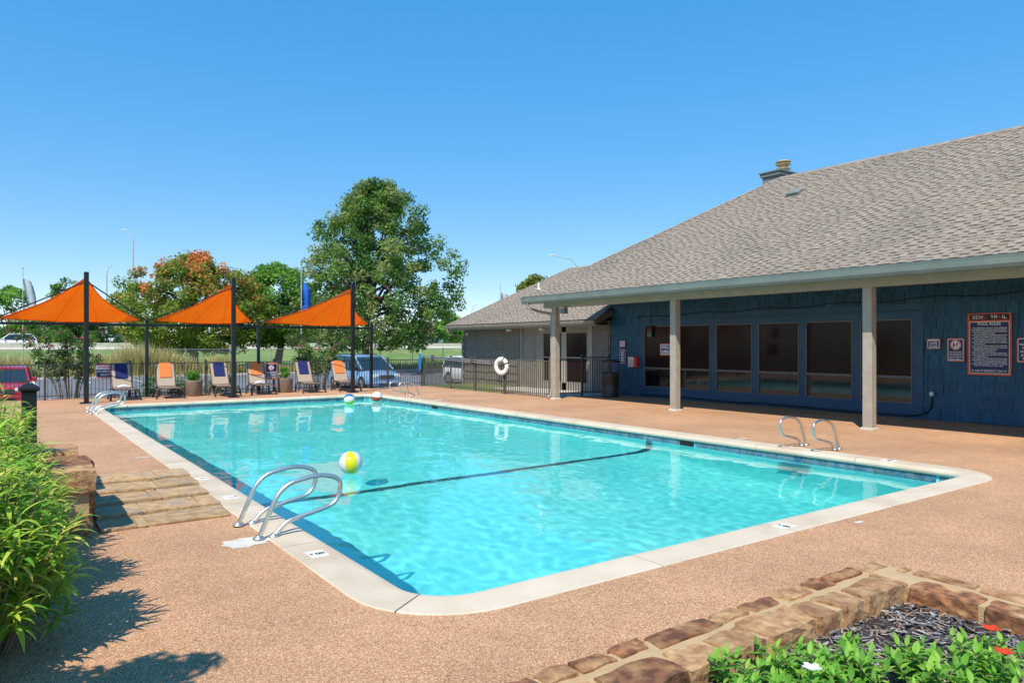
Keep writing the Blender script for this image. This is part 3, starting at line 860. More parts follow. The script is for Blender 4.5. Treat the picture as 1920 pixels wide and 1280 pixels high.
rules = ['POOL RESERVED FOR ECHO TRAIL RESIDENTS.', 'MAXIMUM TWO GUESTS PER APARTMENT.', 'ALL GUESTS & RESIDENTS MUST BE ACCOMPANIED', '  BY THE LEASE HOLDER.', 'NO PERSON HAVING ANY COMMUNICABLE DISEASE', '  SHALL BE PERMITTED IN THE POOL.',
         'NO FOOD, GLASS CONTAINERS OR ALCOHOL', '  ARE PERMITTED IN THE POOL AREA.', 'PLEASE SHOWER BEFORE SWIMMING TO REMOVE', '  SUNTAN OIL.', 'POOL WILL BE CLOSED DURING BAD WEATHER.', 'NO RUNNING, PUSHING, WRESTLING, DUNKING OR', '  IMMODERATE SPLASHING.',
         'NO ABUSIVE LANGUAGE.', 'NO CUT-OFFS OR THONG SWIMSUITS.', 'SAFETY EQUIPMENT IS TO BE USED ONLY IN CASE', '  OF EMERGENCY.', 'NO ANIMALS ARE ALLOWED IN THE POOL AREA.', 'MANAGEMENT WILL NOT BE LIABLE FOR ANY INJURY', '  OR LOSS OF PERSONAL BELONGINGS.', 'MANAGEMENT RESERVES THE RIGHT TO REFUSE', '  USE OF THE POOL AT ANY TIME.']
rows = [('POOL RULES', .092, 0, .455, 'CENTER', M_ltr, .46), ('IN CASE OF EMERGENCY CALL 911', .062, 0, -.60, 'CENTER', M_ltr, .70)]
z = .365
for t in rules:
    cont = t.startswith('  ')
    rows.append((('' if cont else '\u2022 ') + t.strip(), .040, -.355 + (.05 if cont else 0), z, L_, M_ltr)); z -= (.0405 if True else 0)
def logo(g):
    MB().prism(rrect(.80, .135, .02, cy=.61), .0075, .009, M=Matrix.Rotation(R(90), 4, 'X')).build('header', M_black, g, local=True)
    sets = {'w': MB(), 'r': MB()}
    def bar(k, x0, x1, z0, z1): sets[k].add([(x0, -.011, z0), (x1, -.011, z0), (x1, -.011, z1), (x0, -.011, z1)], [(0, 1, 2, 3)])
    def poly(k, pts): sets[k].add([(x, -.011, z) for x, z in pts], [tuple(range(len(pts)))])
    x = -.34; zb, zt = .575, .645; t = .013; wd = .058
    for c in 'ECHO TRAIL':
        k = 'r' if c in 'OA' and not (c == 'A' and False) else 'w'
        if c == 'E':
            for zz in (zb, (zb + zt) / 2 - t / 2, zt - t): bar('w', x, x + wd, zz, zz + t)
        if c == 'C': bar('w', x, x + t, zb, zt); bar('w', x + t, x + wd, zb, zb + t); bar('w', x + t, x + wd, zt - t, zt)
        if c == 'H': bar('w', x, x + t, zb, zt); bar('w', x + wd - t, x + wd, zb, zt); bar('w', x + t, x + wd - t, (zb + zt) / 2 - t / 2, (zb + zt) / 2 + t / 2)
        if c == 'O': bar('r', x, x + t, zb, zt); bar('r', x + wd - t, x + wd, zb, zt); bar('r', x + t, x + wd - t, zb, zb + t); bar('r', x + t, x + wd - t, zt - t, zt)
        if c == 'T': bar('w', x, x + wd, zt - t, zt); bar('w', x + wd / 2 - t / 2, x + wd / 2 + t / 2, zb, zt - t)
        if c == 'R':
            bar('w', x, x + t, zb, zt); bar('w', x + t, x + wd, zt - t, zt); bar('w', x + wd - t, x + wd, zb + .03, zt - t); bar('w', x + t, x + wd - t, zb + .025, zb + .025 + t)
            poly('w', [(x + .025, zb + .025), (x + wd - t, zb), (x + wd, zb), (x + .04, zb + .025)])
        if c == 'A': poly('r', [(x, zb), (x + wd / 2 - t / 2, zt), (x + wd / 2 + t / 2, zt), (x + t * 1.2, zb)]); poly('r', [(x + wd, zb), (x + wd - t * 1.2, zb), (x + wd / 2 - t / 2, zt), (x + wd / 2 + t / 2, zt)])
        if c == 'I': bar('w', x + .01, x + .01 + t, zb, zt); x -= .035
        if c == 'L': bar('w', x, x + t, zb, zt); bar('w', x + t, x + wd, zb, zb + t)
        x += wd + .016
    tag(sets['w'].build('logo_lettering', M_ltr, g, local=True), kind='stuff'); tag(sets['r'].build('logo_lettering', M_redink, g, local=True), kind='stuff')
sign('pool_rules_sign', 'large orange framed navy pool rules board with white text on the navy wall', (SX, 6.86, 1.81), RZ, .88, 1.40, M_orange, M_navy, rows, bw=.04, header=.15, extra=logo)
sign('wifi_sign', 'small navy WIFI ZONE sign right of the last window', (SX, 8.04, 1.82), RZ, .30, .24, M_salmon, M_navy, [('WIFI', .085, 0, .012, 'CENTER', M_ltr, .17), ('ZONE', .085, 0, -.062, 'CENTER', M_ltr, .2)], bw=.016,
     extra=lambda g: MB().box(-.115, .115, -.012, -.010, .07, .095).build('header_bar', M_ltr, g, local=True))
sign('no_alcohol_sign', 'navy no alcohol or glassware sign with crossed out bottle beside the rules board', (SX, 7.555, 1.68), RZ, .37, .54, M_orange, M_navy,
     [(t, .052, 0, zz, 'CENTER', M_ltr) for t, zz in (('NO ALCOHOL', -.055), ('OR GLASSWARE', -.11), ('ALLOWED IN', -.165), ('POOL AREA.', -.22))], bw=.02, extra=prohibit(0, .115, .115, bottle_glass))
sign('parents_sign', 'navy sign with orange border cut off by the right picture edge', (SX, 6.12, 1.68), RZ, .40, .54, M_orange, M_navy,
     [(t, .075, 0, .2 - k * .078, 'CENTER', M_ltr) for k, t in enumerate(('ALL', 'PARENTS', 'MUST', 'WATCH', 'AT ALL', 'TIMES'))], bw=.02)
def bars(n, w, z0, z1, m):
    def f(g):
        mb = MB(); rg = random.Random(n)
        for k in range(n):
            z = z1 + (z0 - z1) * (k + .5) / n; ww = w * rg.uniform(.6, 1) / 2; t = abs(z1 - z0) / n * .28
            mb.add([(-ww, -.0115, z - t), (ww, -.0115, z - t), (ww, -.0115, z + t), (-ww, -.0115, z + t)], [(0, 1, 2, 3)])
        mb.build('text_lines', m, g, local=True)
    return f
sign('notice_sign', 'small pale notice with red lines above the narrow navy notice', (SX, 18.52, 1.83), RZ, .27, .23, M_salmon, M_ltr, [], bw=.02, white=.004, extra=bars(4, .18, -.07, .07, M_redink))
sign('notice_sign', 'narrow navy notice with white text lines left of the red box', (SX, 18.52, 1.38), RZ, .31, .52, M_salmon, M_navy, [], bw=.02, extra=bars(7, .2, -.2, .2, M_ltr))
sign('pool_open_sign', 'navy POOL OPEN sign hanging behind the middle patio column', (15.6, 14.18, 1.66), RZ, .40, .33, M_orange, M_navy, [('POOL', .12, 0, .06, 'CENTER', M_ltr, .27), ('OPEN', .12, 0, -.07, 'CENTER', M_ltr, .27)], bw=.022,
     extra=lambda g: MB().tube([(-.15, .0, .16), (0, .0, .36), (.15, .0, .16)], .004, n=5).tube([(0, .0, .36), (0, .0, 1.6)], .004, n=5).build('hanging_cord', M_dark, g, local=True))
sign('warning_sign', 'red framed WARNING NO LIFEGUARD ON DUTY sign behind the first lounger', (2.98, FY - .03, .90), 0, .66, .46, M_redink, M_ltr,
     [('WARNING', .11, 0, .14, 'CENTER', M_redink, .5), ('NO LIFEGUARD', .1, 0, .0, 'CENTER', M_ltr, .52), ('ON DUTY', .1, 0, -.115, 'CENTER', M_ltr, .34)], bw=.022, white=.002,
     extra=lambda g: MB().box(-.29, .29, -.0112, -.0095, -.195, .07).build('navy_field', M_navy, g, local=True))
sign('no_diving_sign', 'navy NO DIVING ALLOWED sign with orange border on the fence', (8.50, FY - .03, .80), 0, .52, .64, M_orange, M_navy,
     [('NO DIVING', .1, 0, -.06, 'CENTER', M_ltr, .36), ('ALLOWED', .1, 0, -.155, 'CENTER', M_ltr, .34)], bw=.045,
     extra=lambda g: (prohibit(0, .125, .105, diver)(g), MB().box(-.17, .17, -.0115, -.0095, -.235, -.215).build('text_lines', M_ltr, g, local=True)))

# ---------------------------------------------------------------- small things on the walls and fence
ph = empty('emergency_phone', (WX - .04, 17.92, 1.2)); tag(ph, 'red and white emergency phone box beside the left window', 'phone')
MB().bbox(WX - .2, WX - .04, 17.72, 18.1, 1.02, 1.38, b=.015).build('box', M_redink, ph)
MB().box(WX - .208, WX - .201, 17.83, 18.09, 1.03, 1.37).build('door', M_white, ph)
mb = MB()
for k in range(6): mb.box(WX - .2105, WX - .2085, 17.9 - .02 * (k % 2), 18.05, 1.31 - k * .045, 1.325 - k * .045)
mb.build('text_lines', M_redink, ph)
M_cable = pmat('black_cable', C(18, 22, 30), rough=.5)
pts = [(WX - .05, 17.9 - k * .22, 2.74 + .03 * math.sin(k * .6) + .004 * k) for k in range(66)]
tag(MB().tube(pts, .012, n=5).build('wall_cable', M_cable), 'black cable sagging along the navy wall above the windows', 'cable')
pts = arc_path([(WX - .05, 8.08, .58), (WX - .05, 8.10, .2), (WX - .05, 8.5, .06), (WX - .06, 10, .045), (WX - .06, 12.5, .09), (WX - .06, 14, .05), (WX - .06, 16, .1), (WX - .06, 17.6, .06)], r=.3)
tag(MB().tube(pts, .016, n=6).build('floor_cable', M_cable), 'black cable running along the wall foot up to the grey outlet', 'cable')
ob = empty('outlet_box', (WX - .05, 8.07, .63)); tag(ob, 'grey outlet box low on the navy wall under the WIFI sign', 'outlet')
MB().bbox(WX - .1, WX - .035, 8.02, 8.12, .57, .69, b=.008).build('box', M_gutter, ob)
MB().box(WX - .106, WX - .101, 8.03, 8.11, .59, .67).build('cover', M_white, ob)
lt = empty('wall_lantern', (15.2, 14.35, 2.2)); tag(lt, 'black lantern hanging left of the middle patio column', 'lamp')
MB().prism([(15.12, 14.27), (15.28, 14.27), (15.28, 14.43), (15.12, 14.43)], 2.02, 2.3).build('glass', M_glass, lt)
MB().prism([(15.09, 14.24), (15.31, 14.24), (15.31, 14.46), (15.09, 14.46)], 2.3, 2.34).tube([(15.2, 14.35, 2.34), (15.2, 14.35, 3.26)], .012, n=6).build('cap', M_dark, lt)

tr = empty('trash_can', (17.15, 18.1, 0)); tag(tr, 'bronze metal trash can with slotted sides and a flat canopy', 'trash can')
M_trash = pmat('bronze_trash_metal', C(62, 55, 48), C(74, 66, 58), scale=6, rough=.45, metal=.3)
c0 = (17.15, 18.1, 0)
MB().lathe([(.27, 0), (.29, .02), (.29, .06), (.275, .08), (.285, .5), (.30, .72), (.325, .78), (.325, .83), (.24, .85), (.22, .84)], n=28, c=c0).build('body', M_trash, tr)
for row in range(4):
    for k in range(24):
        a = 2 * math.pi * k / 24; Mr = Matrix.Translation(c0) @ Matrix.Rotation(a, 4, 'Z')
        if -2.9 < ((a + math.pi) % (2 * math.pi)) - math.pi and (math.cos(a) < .3 or math.sin(a) < .3):
            MB().box(.284 + row * .0035, .292 + row * .0035, -.014, .014, .42 + row * .075, .47 + row * .075, M=Mr).build('slot', M_dark, tr)
for k in range(4):
    a = R(45 + 90 * k); MB().tube([(17.15 + .28 * math.cos(a), 18.1 + .28 * math.sin(a), .83), (17.15 + .28 * math.cos(a), 18.1 + .28 * math.sin(a), 1.19)], .02, n=6).build('canopy_post', M_trash, tr)
MB().lathe([(.0, 1.29), (.2, 1.28), (.35, 1.24), (.355, 1.19), (.0, 1.19)], n=28, c=c0).build('canopy', M_trash, tr)

lb = empty('life_ring', (14.98, 21.5, 1.02)); tag(lb, 'white life ring hung on the olive fence', 'life ring')
Mr = Matrix.Translation((14.95, 21.5, 1.02)) @ Matrix.Rotation(R(16), 4, 'Z') @ Matrix.Rotation(R(90), 4, 'Y')
prof = [(.25 + .085 * math.cos(a), .06 * math.sin(a)) for a in [2 * math.pi * k / 14 for k in range(15)]]
MB().lathe(prof, n=36, M=Mr).build('ring', M_white, lb)
for a in (200, 245, 20, 110):
    MB().lathe([(.25 + .089 * math.cos(q), .064 * math.sin(q)) for q in [2 * math.pi * k / 14 for k in range(15)]], n=3, M=Mr, a0=R(a), a1=R(a + 9)).build('strap', M_white if a in (20, 110) else M_dark, lb)
MB().tube([(15.05, 21.5, 0), (15.05, 21.5, 1.42)], .03, n=8).build('stand', M_folive, lb)
rope = [(14.97 + .03 * math.sin(k), 21.56 + .05 * math.sin(k * 1.7), .72 - k * .03) for k in range(16)]
MB().tube(rope, .009, n=5).build('rope', M_cable, lb)

po = empty('rescue_pole', (14.98, 25, 1.2)); tag(po, 'long double aluminium rescue pole resting along the olive fence', 'pole')
for dz in (0, -.075): MB().tube([(14.99, 27.9, 1.33 + dz), (14.99, 22.3, 1.17 + dz)], .017, n=8).build('tube', M_steel, po)
for y in (26.7, 23.6): MB().box(14.95, 15.08, y - .02, y + .02, 1.08, 1.36).build('bracket', M_folive, po)
nt_ = empty('leaf_net', (14.95, 27.6, .7)); tag(nt_, 'blue pool net hanging from the end of the rescue pole', 'net')
MB().tube([(14.93, 27.62, 1.6), (14.95, 27.6, .72)], .014, n=6).build('handle', M_white, nt_)
M_net = pmat('blue_net', C(24, 128, 196), rough=.6)
MB().loft([[(14.9 + dx, 27.62 + dy, z) for dx, dy in ((-.02, -w), (.02, -w), (.02, w), (-.02, w))] for z, w in ((1.42, .03), (1.28, .06), (1.1, .12), (.95, .1), (.8, .09), (.68, .04))]).build('bag', M_net, nt_)

# ---------------------------------------------------------------- shade sails
M_post = pmat('black_post_paint', C(17, 19, 22), C(24, 26, 29), scale=3, rough=.45)
M_sail = pmat('orange_sail_fabric', C(255, 116, 22), C(255, 108, 16), scale=2, rough=.75, trans=.78, bump=.1, bscale=300)
M_sail2 = pmat('orange_sail_corner', C(236, 100, 16), rough=.75, trans=.6)
tall = [(2.22, 25.5, 4.03, 'left'), (6.57, 25.5, 4.05, 'middle'), (10.9, 25.5, 4.09, 'right')]
for x, y, h, w_ in tall:
    g = empty('shade_post', (x, y, 0)); tag(g, 'tall black steel post under the peak of the %s orange sail' % w_, 'post', 'tall posts of the shade sails')
    MB().bbox(x - .065, x + .065, y - .065, y + .065, 0, h, b=.008).build('shaft', M_post, g)
    MB().bbox(x - .17, x + .17, y - .17, y + .17, 0, .035, b=.006).build('base_plate', M_post, g)
    MB().tube([(x, y + .065, h - .2), (x, y + .15, h - .22)], .012, n=6).build('eye_bolt', M_steel, g)
BY = 27.38
backx = [-.08, 4.18, 7.95, 12.52]
fr = empty('shade_structure', (6, BY, 0)); tag(fr, 'low black frame of back posts and a cross beam behind the loungers', 'shade structure')
for x in backx:
    pp = MB().bbox(x - .05, x + .05, BY - .05, BY + .05, 0, 2.64, b=.006).build('back_post', M_post, fr)
    MB().lathe([(.06, 2.64), (.06, 2.66), (.03, 2.70), (0, 2.71)], n=10, c=(x, BY, 0)).build('head', M_post, pp)
for a, b in zip(backx, backx[1:]): MB().box(a + .051, b - .051, BY - .035, BY + .035, 2.43, 2.51).build('beam', M_post, fr)
def sail(A, B, Cc, label):
    A, B, Cc = Vector(A), Vector(B), Vector(Cc); cen = (A + B + Cc) / 3
    g = empty('shade_sail', tuple(cen)); tag(g, label, 'sail', 'orange shade sails')
    n = 22; idx = {}; vs = []; mb = MB(); corner = MB()
    for i in range(n + 1):
        for j in range(n + 1 - i):
            b, c = i / n, j / n; a = 1 - b - c
            p = A * a + B * b + Cc * c
            dsp = Vector((0, 0, 0))
            for (u, v, w3, sg) in ((a, b, c, .34), (a, c, b, .42), (b, c, a, .10)):
                mid = cen - (p)
                dsp += mid * (4 * u * v * (1 - w3) ** 5 * sg * .55)
            p = p + dsp
            p.z -= .10 * 4 * b * c
            p += Vector((0, 0, 1)) * (.006 * math.sin(9 * b + 3 * c) + .005 * math.sin(14 * c - 2 * b))
            idx[(i, j)] = len(vs); vs.append(p)
    f1, f2 = [], []
    for i in range(n):
        for j in range(n - i):
            for t in ([(i, j), (i + 1, j), (i, j + 1)], [(i + 1, j), (i + 1, j + 1), (i, j + 1)]):
                if all(q in idx for q in t):
                    q0 = max(max(q[0] for q in t), max(q[1] for q in t), n - min(q[0] + q[1] for q in t)) / n
                    (f2 if q0 > .9 else f1).append(tuple(idx[q] for q in t))
    mb.add(vs, f1, smooth=True).build('fabric', M_sail, g)
    corner.add(vs, f2, smooth=True).build('corner_patch', M_sail2, g)
    hem = [vs[idx[(i, 0)]] for i in range(n + 1)] + [vs[idx[(n - j, j)]] for j in range(1, n + 1)] + [vs[idx[(0, n - j)]] for j in range(1, n)]
    MB().tube(hem, .014, n=5, closed=True).build('hem', M_sail2, g)
    for q in (7, 14):                                             # seams run from the peak to the low edge
        fl = [int(i * q / n) for i in range(n + 1)]
        MB().tube([vs[idx[(fl[i], i - fl[i])]].lerp(vs[idx[(min(i, fl[i] + 1), i - min(i, fl[i] + 1))]], i * q / n - fl[i]) for i in range(2, n + 1)], .005, n=4).build('seam', M_sail2, g)
    return g
sails = [((2.22, 25.58, 3.86), (.05, BY, 2.62), (3.98, BY, 2.62), 'left orange shade sail, cut by the picture edge'), ((6.57, 25.58, 3.88), (4.45, BY, 2.63), (7.72, BY, 2.64), 'middle orange shade sail in front of the autumn tree'), ((10.9, 25.58, 3.92), (8.22, BY, 2.64), (12.36, BY, 2.62), 'right orange shade sail below the large green tree')]
for k, (a, b, c, lbl) in enumerate(sails):
    sail(a, b, c, lbl)
    x, y, h, w_ = tall[k]
    for q, side in ((backx[k], 'left'), (backx[k + 1], 'right')):
        st_ = MB().tube([(x + (.06 if q > x else -.06), y + .05, h - .32), (q, BY - .05, 2.60)], .02, n=6).build('stay_cable', M_post)
        tag(st_, 'dark stay from the %s tall post down to the frame on its %s side' % (w_, side), 'stay', 'stays of the shade sails')

# ---------------------------------------------------------------- loungers, towels, pots
M_sling = pmat('taupe_sling', C(176, 160, 142), C(164, 149, 132), scale=30, rough=.8, bump=.2, bscale=200)
M_resin = pmat('brown_resin_frame', C(64, 50, 42), C(76, 62, 54), scale=8, rough=.5)
M_tnavy = pmat('navy_towel', C(24, 36, 92), C(30, 44, 106), scale=14, rough=.95, bump=.5, bscale=90)
M_torange = pmat('orange_towel', C(240, 134, 70), C(228, 120, 60), scale=14, rough=.95, bump=.5, bscale=90)
M_twhite = pmat('white_towel', C(226, 226, 226), C(206, 206, 210), scale=10, rough=.95, bump=.5, bscale=60)
BT, BZ0, BZ1 = .40, .36, 1.12                                     # backrest: lean, hinge and top heights
def back_pt(x, t, off=0.0):                                       # point on the backrest, t from hinge to top
    L = math.hypot(BT, BZ1 - BZ0); nx_ = (-(BZ1 - BZ0) / L, BT / L)
    return (x, BT * t + nx_[0] * off, BZ0 + (BZ1 - BZ0) * t + nx_[1] * off - .02 * math.sin(math.pi * t))
def make_lounger(loc, rz, label):
    g = empty('sun_lounger', loc, rz); tag(g, label, 'lounger', 'sun loungers in a row before the fence')
    n = 8
    def slab(f, w, th):
        rings = []
        for k in range(n + 1):
            t = k / n; a, b = Vector(f(t, 0)), Vector(f(t, th))
            rings.append([(-w, a.y, a.z), (w, a.y, a.z), (w, b.y, b.z), (-w, b.y, b.z)])
        return MB().loft(rings)
    slab(lambda t, o: back_pt(0, t, o), .275, .018).build('backrest', M_sling, g, local=True)
    slab(lambda t, o: (0, -1.05 * t, .355 - .03 * math.sin(math.pi * t) + o), .275, .018).build('seat', M_sling, g, local=True)
    for s in (-1, 1):
        MB().tube([back_pt(s * .295, t / 6) for t in range(7)], .02, n=6).build('back_rail', M_resin, g, local=True)
        MB().tube(arc_path([(s * .30, .1, .36), (s * .30, -1.0, .35), (s * .30, -1.10, .28)], .08), .024, n=6).build('side_rail', M_resin, g, local=True)
    MB().tube([back_pt(-.295, 1), back_pt(.295, 1)], .02, n=6).build('top_rail', M_resin, g, local=True)
    for y, wd in ((-.92, .43), (-.02, .42)):
        MB().tube(arc_path([(-wd, y - .03, .0), (-wd + .05, y, .36), (wd - .05, y, .36), (wd, y - .03, .0)], .13, 6), .034, n=7).build('leg_frame', M_resin, g, local=True)
        MB().tube([(-wd + .02, y, .13), (wd - .02, y, .13)], .016, n=6).build('stretcher', M_resin, g, local=True)
    for s in (-1, 1): MB().tube([(s * .2, .06, .35), (s * .2, .16, .02)], .018, n=6).build('prop', M_resin, g, local=True)
    return g
def towel(base, rz, mat, label, group):
    t0, t1 = .42, 1.015
    M = Matrix.Translation(base) @ Matrix.Rotation(rz, 4, 'Z')
    rings = []
    n = 10
    for k in range(n + 1):
        t = t0 + (t1 - t0) * k / n
        ww = .185 + .004 * math.sin(k * 1.3)
        a, b = back_pt(0, t, .026), back_pt(0, t, .046 + .003 * math.sin(k * 2))
        rings.append([M @ Vector((-ww, a[1], a[2])), M @ Vector((ww, a[1], a[2])), M @ Vector((ww, b[1], b[2])), M @ Vector((-ww, b[1], b[2]))])
    top = back_pt(0, 1.04, .0); bk = back_pt(0, .9, -.03)
    for (y, z) in ((top[1], top[2] + .012), (bk[1] + .015, bk[2])):
        rings.append([M @ Vector((-.185, y - .004, z - .012)), M @ Vector((.185, y - .004, z - .012)), M @ Vector((.185, y, z)), M @ Vector((-.185, y, z))])
    o = MB().loft(rings).build('towel', mat); tag(o, label, 'towel', group)
TH_ = R(35.66)
def x_at(px, y): return y * math.tan(TH_ + math.atan((px - 960) / 1345))
HY_ = 27.0
lounge = [(229, 'navy', 'first lounger from the left, before the warning sign', 'on the leftmost lounger'), (312, 'orange', 'lounger just left of the first round pot', 'on the lounger left of the first pot'),
          (414, 'navy', 'lounger behind the middle tall black post', 'on the lounger by the middle black post'), (483, 'orange', 'lounger beside the NO DIVING sign', 'half in shade beside the NO DIVING sign'),
          (573, 'navy', 'lounger in front of the pink flowering shrub', 'before the pink flowering shrub'), (640, 'orange', 'rightmost lounger, in front of the blue van', 'on the rightmost lounger')]
for px, colr, lbl, tl in lounge:
    x = x_at(px, HY_); rz = rng.uniform(-.05, .05)
    make_lounger((x, HY_, 0), rz, 'taupe sling ' + lbl)
    towel((x, HY_, 0), rz, M_tnavy if colr == 'navy' else M_torange, '%s towel draped over the backrest %s' % (colr, tl), 'towels on the lounger backs')
    if px in (229, 483):
        mb = MB().tube([(x - .16, HY_ - .22, .40), (x, HY_ - .23, .43), (x + .18, HY_ - .2, .40)], [.045, .06, .045], n=10)
        tag(mb.build('rolled_towel', M_twhite), 'white rolled towel on the seat of the %s lounger' % ('first' if px == 229 else 'NO DIVING sign'), 'towel')
M_pot = pmat('brown_resin_pot', C(122, 104, 90), C(134, 116, 100), scale=5, rough=.6, bump=.2)
M_soil = pmat('potting_soil', C(52, 40, 32), C(74, 58, 46), scale=20, rough=.95)
# ---------------------------------------------------------------- foliage tools
def leaf_mat(name, trans=.45, rough=.5): return pmat(name, (1, 1, 1), attr=True, rough=rough, trans=trans, spec=.3)
M_leaf = leaf_mat('leaf')
M_bark = pmat('bark', C(92, 78, 66), C(66, 56, 48), scale=10, rough=.95, bump=.8, bscale=30, stretch=(3, 3, .6))
M_stem = pmat('tan_stem', C(150, 128, 104), C(126, 104, 84), scale=10, rough=.8)
def set_mesh(name, V, F, cols, mat, smooth=False):
    """V (n,3) array, F list/array of equal sized faces, cols per face"""
    me = bpy.data.meshes.new(name)
    V = np.asarray(V, dtype=np.float32); F = np.asarray(F, dtype=np.int32)
    k = F.shape[1]
    me.vertices.add(len(V)); me.vertices.foreach_set('co', V.ravel())
    me.loops.add(F.size); me.loops.foreach_set('vertex_index', F.ravel())
    me.polygons.add(len(F)); me.polygons.foreach_set('loop_start', np.arange(0, F.size, k, dtype=np.int32))
    me.materials.append(mat)
    if cols is not None:
        at = me.attributes.new('col', 'FLOAT_COLOR', 'FACE')
        at.data.foreach_set('color', np.hstack([cols, np.ones((len(cols), 1))]).astype(np.float32).ravel())
    me.update(calc_edges=True); me.validate()
    return me
def leaf_cloud(rs, centers, radii, per, size, palette, jitter=.16, up=.35, aspect=.5, shell=.55, squash=.8):
    """diamond leaves scattered through clumps; returns vertices, quads, colours"""
    centers = np.asarray(centers, float); m = len(centers)
    per = np.broadcast_to(np.asarray(per), (m,)); ci = np.repeat(np.arange(m), per); n = len(ci)
    d = rs.normal(size=(n, 3)); d /= np.linalg.norm(d, axis=1)[:, None]
    rad = (shell + (1 - shell) * rs.rand(n)) * np.asarray(radii)[ci] * np.where(rs.rand(n) < .25, rs.rand(n), 1)
    pos = centers[ci] + d * rad[:, None] * np.array([1, 1, squash])
    nrm = d * .6 + rs.normal(size=(n, 3)) * .6 + np.array([0, 0, up]); nrm /= np.linalg.norm(nrm, axis=1)[:, None]
    t = np.cross(nrm, rs.normal(size=(n, 3))); t /= np.linalg.norm(t, axis=1)[:, None] + 1e-9
    b = np.cross(nrm, t)
    s = size * rs.uniform(.65, 1.25, n)[:, None]
    V = np.stack([pos - t * s * .5, pos + b * s * aspect * .5 + nrm * s * .08, pos + t * s * .5, pos - b * s * aspect * .5 + nrm * s * .08], 1).reshape(-1, 3)
    F = np.arange(4 * n).reshape(n, 4)
    if callable(palette): base = palette(pos)
    else: pal = np.asarray(palette, float); base = pal[rs.randint(0, len(pal), m)][ci]
    cols = base * rs.uniform(1 - jitter, 1 + jitter, (n, 1)) * rs.uniform(.94, 1.06, (n, 3))
    return V, F, cols
def merge(parts):
    Vs, Fs, Cs = [], [], []; o = 0
    for V, F, c in parts:
        Vs.append(V); Fs.append(F + o); Cs.append(c); o += len(V)
    return np.vstack(Vs), np.vstack(Fs), np.vstack(Cs)
def crown_points(rs, n, env, cx, cy, z0, z1, r, lump=.25, inner=.35):
    """clump centres inside an envelope env(height fraction) -> radius fraction"""
    pts = []
    ph = rs.rand(6) * 6.28
    while len(pts) < n:
        f = rs.rand(); a = rs.rand() * 2 * math.pi
        lob = 1 + lump * (math.sin(3 * a + ph[0] + 5 * f) * .5 + math.sin(5 * a + ph[1] - 4 * f) * .35 + math.sin(2 * a + ph[2]) * .4)
        q = (inner + (1 - inner) * math.sqrt(rs.rand())) if rs.rand() < .85 else rs.rand()
        rr = r * np.interp(f, [e[0] for e in env], [e[1] for e in env]) * lob * q
        pts.append((cx + rr * math.cos(a), cy + rr * math.sin(a), z0 + (z1 - z0) * f))
    return np.array(pts)
def make_tree(name, label, x, y, zg, trunk_h, trunk_r, z0, z1, r, env, clumps, clump_r, per, leaf, palette, seed, lean=(0, 0), group='trees beyond the parking lot', cat='tree', lump=.25, inner=.35, aspect=.55, offs=(0, 0), limbs=12):
    rs = np.random.RandomState(seed); rg = random.Random(seed)
    g = empty(name, (x, y, zg)); tag(g, label, cat, group)
    cs = crown_points(rs, clumps, env, x + offs[0], y + offs[1], z0, z1, r, lump, inner)
    mb = MB()
    top = Vector((x + lean[0], y + lean[1], z0 + (z1 - z0) * .55))
    path = [Vector((x, y, zg - .2)).lerp(top, t) + Vector((math.sin(t * 5 + seed) * .12 * t, math.cos(t * 4) * .1 * t, 0)) for t in np.linspace(0, 1, 9)]
    mb.tube(path, [trunk_r * (1.25 if i == 0 else 1) * (1 - .75 * i / 8) for i in range(9)], n=9)
    pick = sorted(range(len(cs)), key=lambda i: rs.rand())[:limbs]
    for i in pick:
        c = Vector(cs[i]); t0 = min(.95, max(.0, (trunk_h - zg) / (top.z - zg)) + rg.random() * .5)
        s = Vector((x, y, zg)).lerp(top, t0)
        mid = s.lerp(c, .5) + Vector((0, 0, .12 * (c - s).length))
        mb.tube([s, s.lerp(mid, .5) + Vector((0, 0, .05)), mid, mid.lerp(c, .6), c], [trunk_r * .42, trunk_r * .34, trunk_r * .24, trunk_r * .14, trunk_r * .05], n=6)
    mb.build('trunk', M_bark, g)
    V, F, cols = leaf_cloud(rs, cs, clump_r * rs.uniform(.7, 1.25, len(cs)), per, leaf, palette, aspect=aspect)
    me = set_mesh('crown', V - np.array([x, y, zg]), F, cols, M_leaf)
    link('crown', me, g)
    return g
def cc(*rgbs): return [C(*c) for c in rgbs]
G_dark = cc((78, 118, 50), (92, 132, 58), (108, 146, 66), (70, 108, 50), (126, 150, 78))
G_mid = cc((100, 150, 52), (116, 166, 62), (90, 136, 50), (130, 176, 76))
G_lime = cc((112, 150, 48), (132, 166, 60), (96, 134, 44))
G_oak = cc((94, 132, 58), (110, 146, 66), (126, 158, 78), (82, 120, 54), (150, 164, 98))
rs0 = np.random.RandomState(3)
def autumn(pos):
    n = len(pos); z = pos[:, 2]
    v = np.array([noise.noise(Vector((p[0] * .55, p[1] * .55, p[2] * .55))) for p in pos]) + (z - 5) * .085 + rs0.normal(size=n) * .16
    green, olive, rust, orng = [np.array(C(*c)) for c in ((122, 148, 58), (160, 158, 74), (206, 124, 70), (222, 150, 84))]
    out = np.where((v < .16)[:, None], green, np.where((v < .36)[:, None], olive, np.where((rs0.rand(n) < .5)[:, None], rust, orng)))
    return out
ENV_ROUND = [(0, .45), (.15, .85), (.4, 1.0), (.65, .85), (.85, .55), (1, .12)]
ENV_OAK = [(0, .55), (.10, .88), (.28, 1.0), (.48, .92), (.66, .72), (.84, .50), (1, .16)]
gz = ground_z
